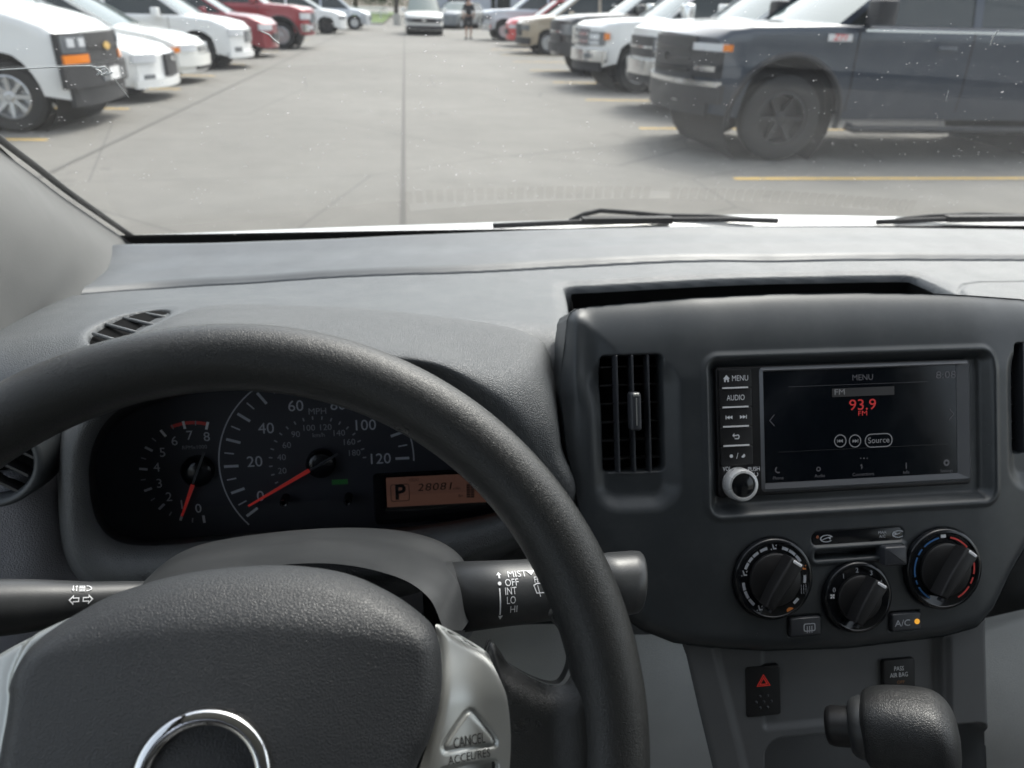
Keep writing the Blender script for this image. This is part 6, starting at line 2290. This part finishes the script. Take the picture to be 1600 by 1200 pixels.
MB().box((13.2, 78, 5.3), (21.6, 8.6, .35)).build('roof', M_PGR if False else M_BUMPB, bl)
for x in (4.6, 8.4, 12.2, 16.0):
    w_ = MB().box((x, 73.97, 1.9), (1.7, .08, 2.4)).build('window', M_CGLASS, bl)
    MB().box((x, 73.93, .68), (1.9, .10, .10)).build('sill', M_PLATE, w_)
for k in range(9):
    MB().box((3.2 + 2.4 * k, 73.95, 2.6), (.08, .10, 5.1)).build('siding_rib', M_WALL, bl)
pole = thing('light_pole', 'dark light pole on a concrete footing at the lawn edge', 'lamp post', (-.55, 60.5, 0))
MB().lathe([(.11, .5), (.075, 8.5)], 14, np.array([[1, 0, 0, -.55], [0, 1, 0, 60.5], [0, 0, 1, 0], [0, 0, 0, 1]], float)).build('shaft', M_DALLOY, pole, smooth=True)
MB().lathe([(.28, 0), (.28, .72), (.24, .76), (.001, .76)], 18, np.array([[1, 0, 0, -.55], [0, 1, 0, 60.5], [0, 0, 1, 0], [0, 0, 0, 1]], float), cap=False).build('footing', M_CONC, pole, ang=40)
MB().box((-.2, 60.5, 8.5), (.9, .3, .14)).build('lamp_head', M_DALLOY, pole)


def leaf_mat(name, c0, c1):
    m, nt, b = nodes(name)
    v = coords(nt)
    nt.links.new(mixc(nt, noise(nt, v, 1.3, 3.0), c0, c1), b.inputs['Base Color'])
    b.inputs['Roughness'].default_value = 0.6
    return m


M_LEAF = leaf_mat('leaf_dark', (0.020, 0.045, 0.014), (0.055, 0.095, 0.03))
M_BARK = plastic('bark', (0.09, 0.07, 0.05), 0.9, fine=12, depth=0.01)


def tree(x, y, h, r, label):
    rs = np.random.RandomState(int(x * 31 + y * 7) % 9999)
    t = thing('broadleaf_tree', label, 'tree', (x, y, 0), 'trees behind the lawn')
    b = MB()
    b.tube([(x, y, 0), (x + .1, y, h * .3), (x, y + .1, h * .62)], [.28, .22, .10], 9)
    for k in range(6):
        a = k * 1.05
        b.tube([(x, y, h * (.28 + .04 * k)), (x + r * .6 * math.cos(a), y + r * .6 * math.sin(a), h * (.5 + .05 * k))], [.10, .03], 6)
    b.build('trunk', M_BARK, t, smooth=True)
    V, Fc = [], []
    cl = [(x + r * .75 * rs.uniform(-1, 1), y + r * .75 * rs.uniform(-1, 1), h * rs.uniform(.22, .92), r * rs.uniform(.25, .48)) for _ in range(26)]
    for (cx, cy, cz, cr) in cl:
        for _ in range(150):
            d = rs.normal(size=3)
            d /= np.linalg.norm(d)
            p = np.array([cx, cy, cz]) + d * cr * rs.uniform(.5, 1.05) * np.array([1, 1, .8])
            u_ = rs.normal(size=3)
            u_ /= np.linalg.norm(u_)
            w_ = np.cross(u_, d)
            w_ /= np.linalg.norm(w_) + 1e-9
            sz = rs.uniform(.10, .24)
            n0 = len(V)
            V += [p - u_ * sz, p + w_ * sz * .5, p + u_ * sz, p - w_ * sz * .5]
            Fc.append([n0, n0 + 1, n0 + 2, n0 + 3])
    link('crown', mesh_from(V, Fc), M_LEAF, t, smooth=False)


for (x, y, h, r) in ((-26, 98, 9, 4.5), (-19, 104, 10, 5), (-12, 99, 9, 4.4), (-6, 106, 10, 5), (-1, 98, 8.5, 4), (-33, 103, 10, 5), (27, 92, 9, 4.5), (34, 96, 10, 5), (3, 108, 10, 5)):
    tree(x, y, h, r, 'leafy dark green tree behind the rail fence on the lawn' if x < 1 else 'leafy dark green tree beside the low grey building')

# ------------------------------------------------------------------ person walking at the end of the aisle
per = thing('person', 'person in dark shirt and shorts walking at the end of the aisle', 'person', (2.9, 38.5, 0))
px_, py_ = 2.9, 38.5
J = dict(pel=(0, 0, .93), sp=(0, -.01, 1.15), ch=(0, 0, 1.36), nk=(0, 0, 1.50), hd=(0, -.02, 1.60), ht=(0, -.01, 1.74),
         shl=(-.18, 0, 1.42), ell=(-.25, .03, 1.14), hal=(-.24, -.08, .92), fil=(-.235, -.12, .83),
         shr=(.18, 0, 1.42), elr=(.25, .05, 1.15), har=(.24, .08, .92), fir=(.235, .07, .83),
         hil=(-.10, 0, .88), knl=(-.11, -.10, .50), anl=(-.11, .02, .09), tol=(-.12, -.15, .03),
         hir=(.10, 0, .88), knr=(.11, .02, .50), anr=(.11, .20, .10), tor=(.12, .06, .03))
RAD = dict(pel=.15, sp=.135, ch=.16, nk=.06, hd=.095, ht=.075, shl=.075, ell=.045, hal=.035, fil=.025, shr=.075, elr=.045, har=.035, fir=.025, hil=.10, knl=.062, anl=.042, tol=.035, hir=.10, knr=.062, anr=.042, tor=.035)
ED = [('pel', 'sp'), ('sp', 'ch'), ('ch', 'nk'), ('nk', 'hd'), ('hd', 'ht'), ('ch', 'shl'), ('shl', 'ell'), ('ell', 'hal'), ('hal', 'fil'), ('ch', 'shr'), ('shr', 'elr'), ('elr', 'har'), ('har', 'fir'), ('pel', 'hil'), ('hil', 'knl'), ('knl', 'anl'), ('anl', 'tol'), ('pel', 'hir'), ('hir', 'knr'), ('knr', 'anr'), ('anr', 'tor')]


def skin_mesh(keys, edges, grow=0.0):
    me = bpy.data.meshes.new('sk')
    ids = {k: i for i, k in enumerate(keys)}
    me.from_pydata([(px_ + J[k][0], py_ + J[k][1], J[k][2]) for k in keys], [(ids[a], ids[b]) for a, b in edges], [])
    o = bpy.data.objects.new('sk', me)
    COL.objects.link(o)
    mod = o.modifiers.new('s', 'SKIN')
    for i, k in enumerate(keys):
        me.skin_vertices[0].data[i].radius = (RAD[k] + grow, RAD[k] * .85 + grow)
    me.skin_vertices[0].data[0].use_root = True
    sb = o.modifiers.new('d', 'SUBSURF')
    sb.levels = 2
    sb.render_levels = 2
    dg = bpy.context.evaluated_depsgraph_get()
    out = bpy.data.meshes.new_from_object(o.evaluated_get(dg))
    bpy.data.objects.remove(o)
    return out


M_SKIN = flat('skin', (0.42, 0.25, 0.17), 0.55)
M_CLOTH = plastic('dark_cloth', (0.018, 0.019, 0.022), 0.85, fine=120, depth=0.001)
link('figure', skin_mesh(list(J), ED), M_SKIN, per)
link('shirt', skin_mesh(['pel', 'sp', 'ch', 'shl', 'ell', 'shr', 'elr'], [('pel', 'sp'), ('sp', 'ch'), ('ch', 'shl'), ('shl', 'ell'), ('ch', 'shr'), ('shr', 'elr')], .018), M_CLOTH, per)
link('shorts', skin_mesh(['pel', 'hil', 'knl', 'hir', 'knr'], [('pel', 'hil'), ('hil', 'knl'), ('pel', 'hir'), ('hir', 'knr')], .020), M_CLOTH, per)
MB().lathe([(.098, 1.62), (.100, 1.68), (.085, 1.75), (.045, 1.785), (.001, 1.79)], 18, np.array([[1, 0, 0, px_], [0, 1, 0, py_ + .005], [0, 0, 1, 0], [0, 0, 0, 1]], float), cap=False).build('hair', M_BLACK, per, smooth=True)
for sg in (-1, 1):
    a = J['tol'] if sg < 0 else J['tor']
    b = J['anl'] if sg < 0 else J['anr']
    MB().box((px_ + a[0], py_ + (a[1] + b[1]) / 2, .045), (.10, .28, .09), bev=.02).build('shoe', M_CLOTH, per, ang=50)
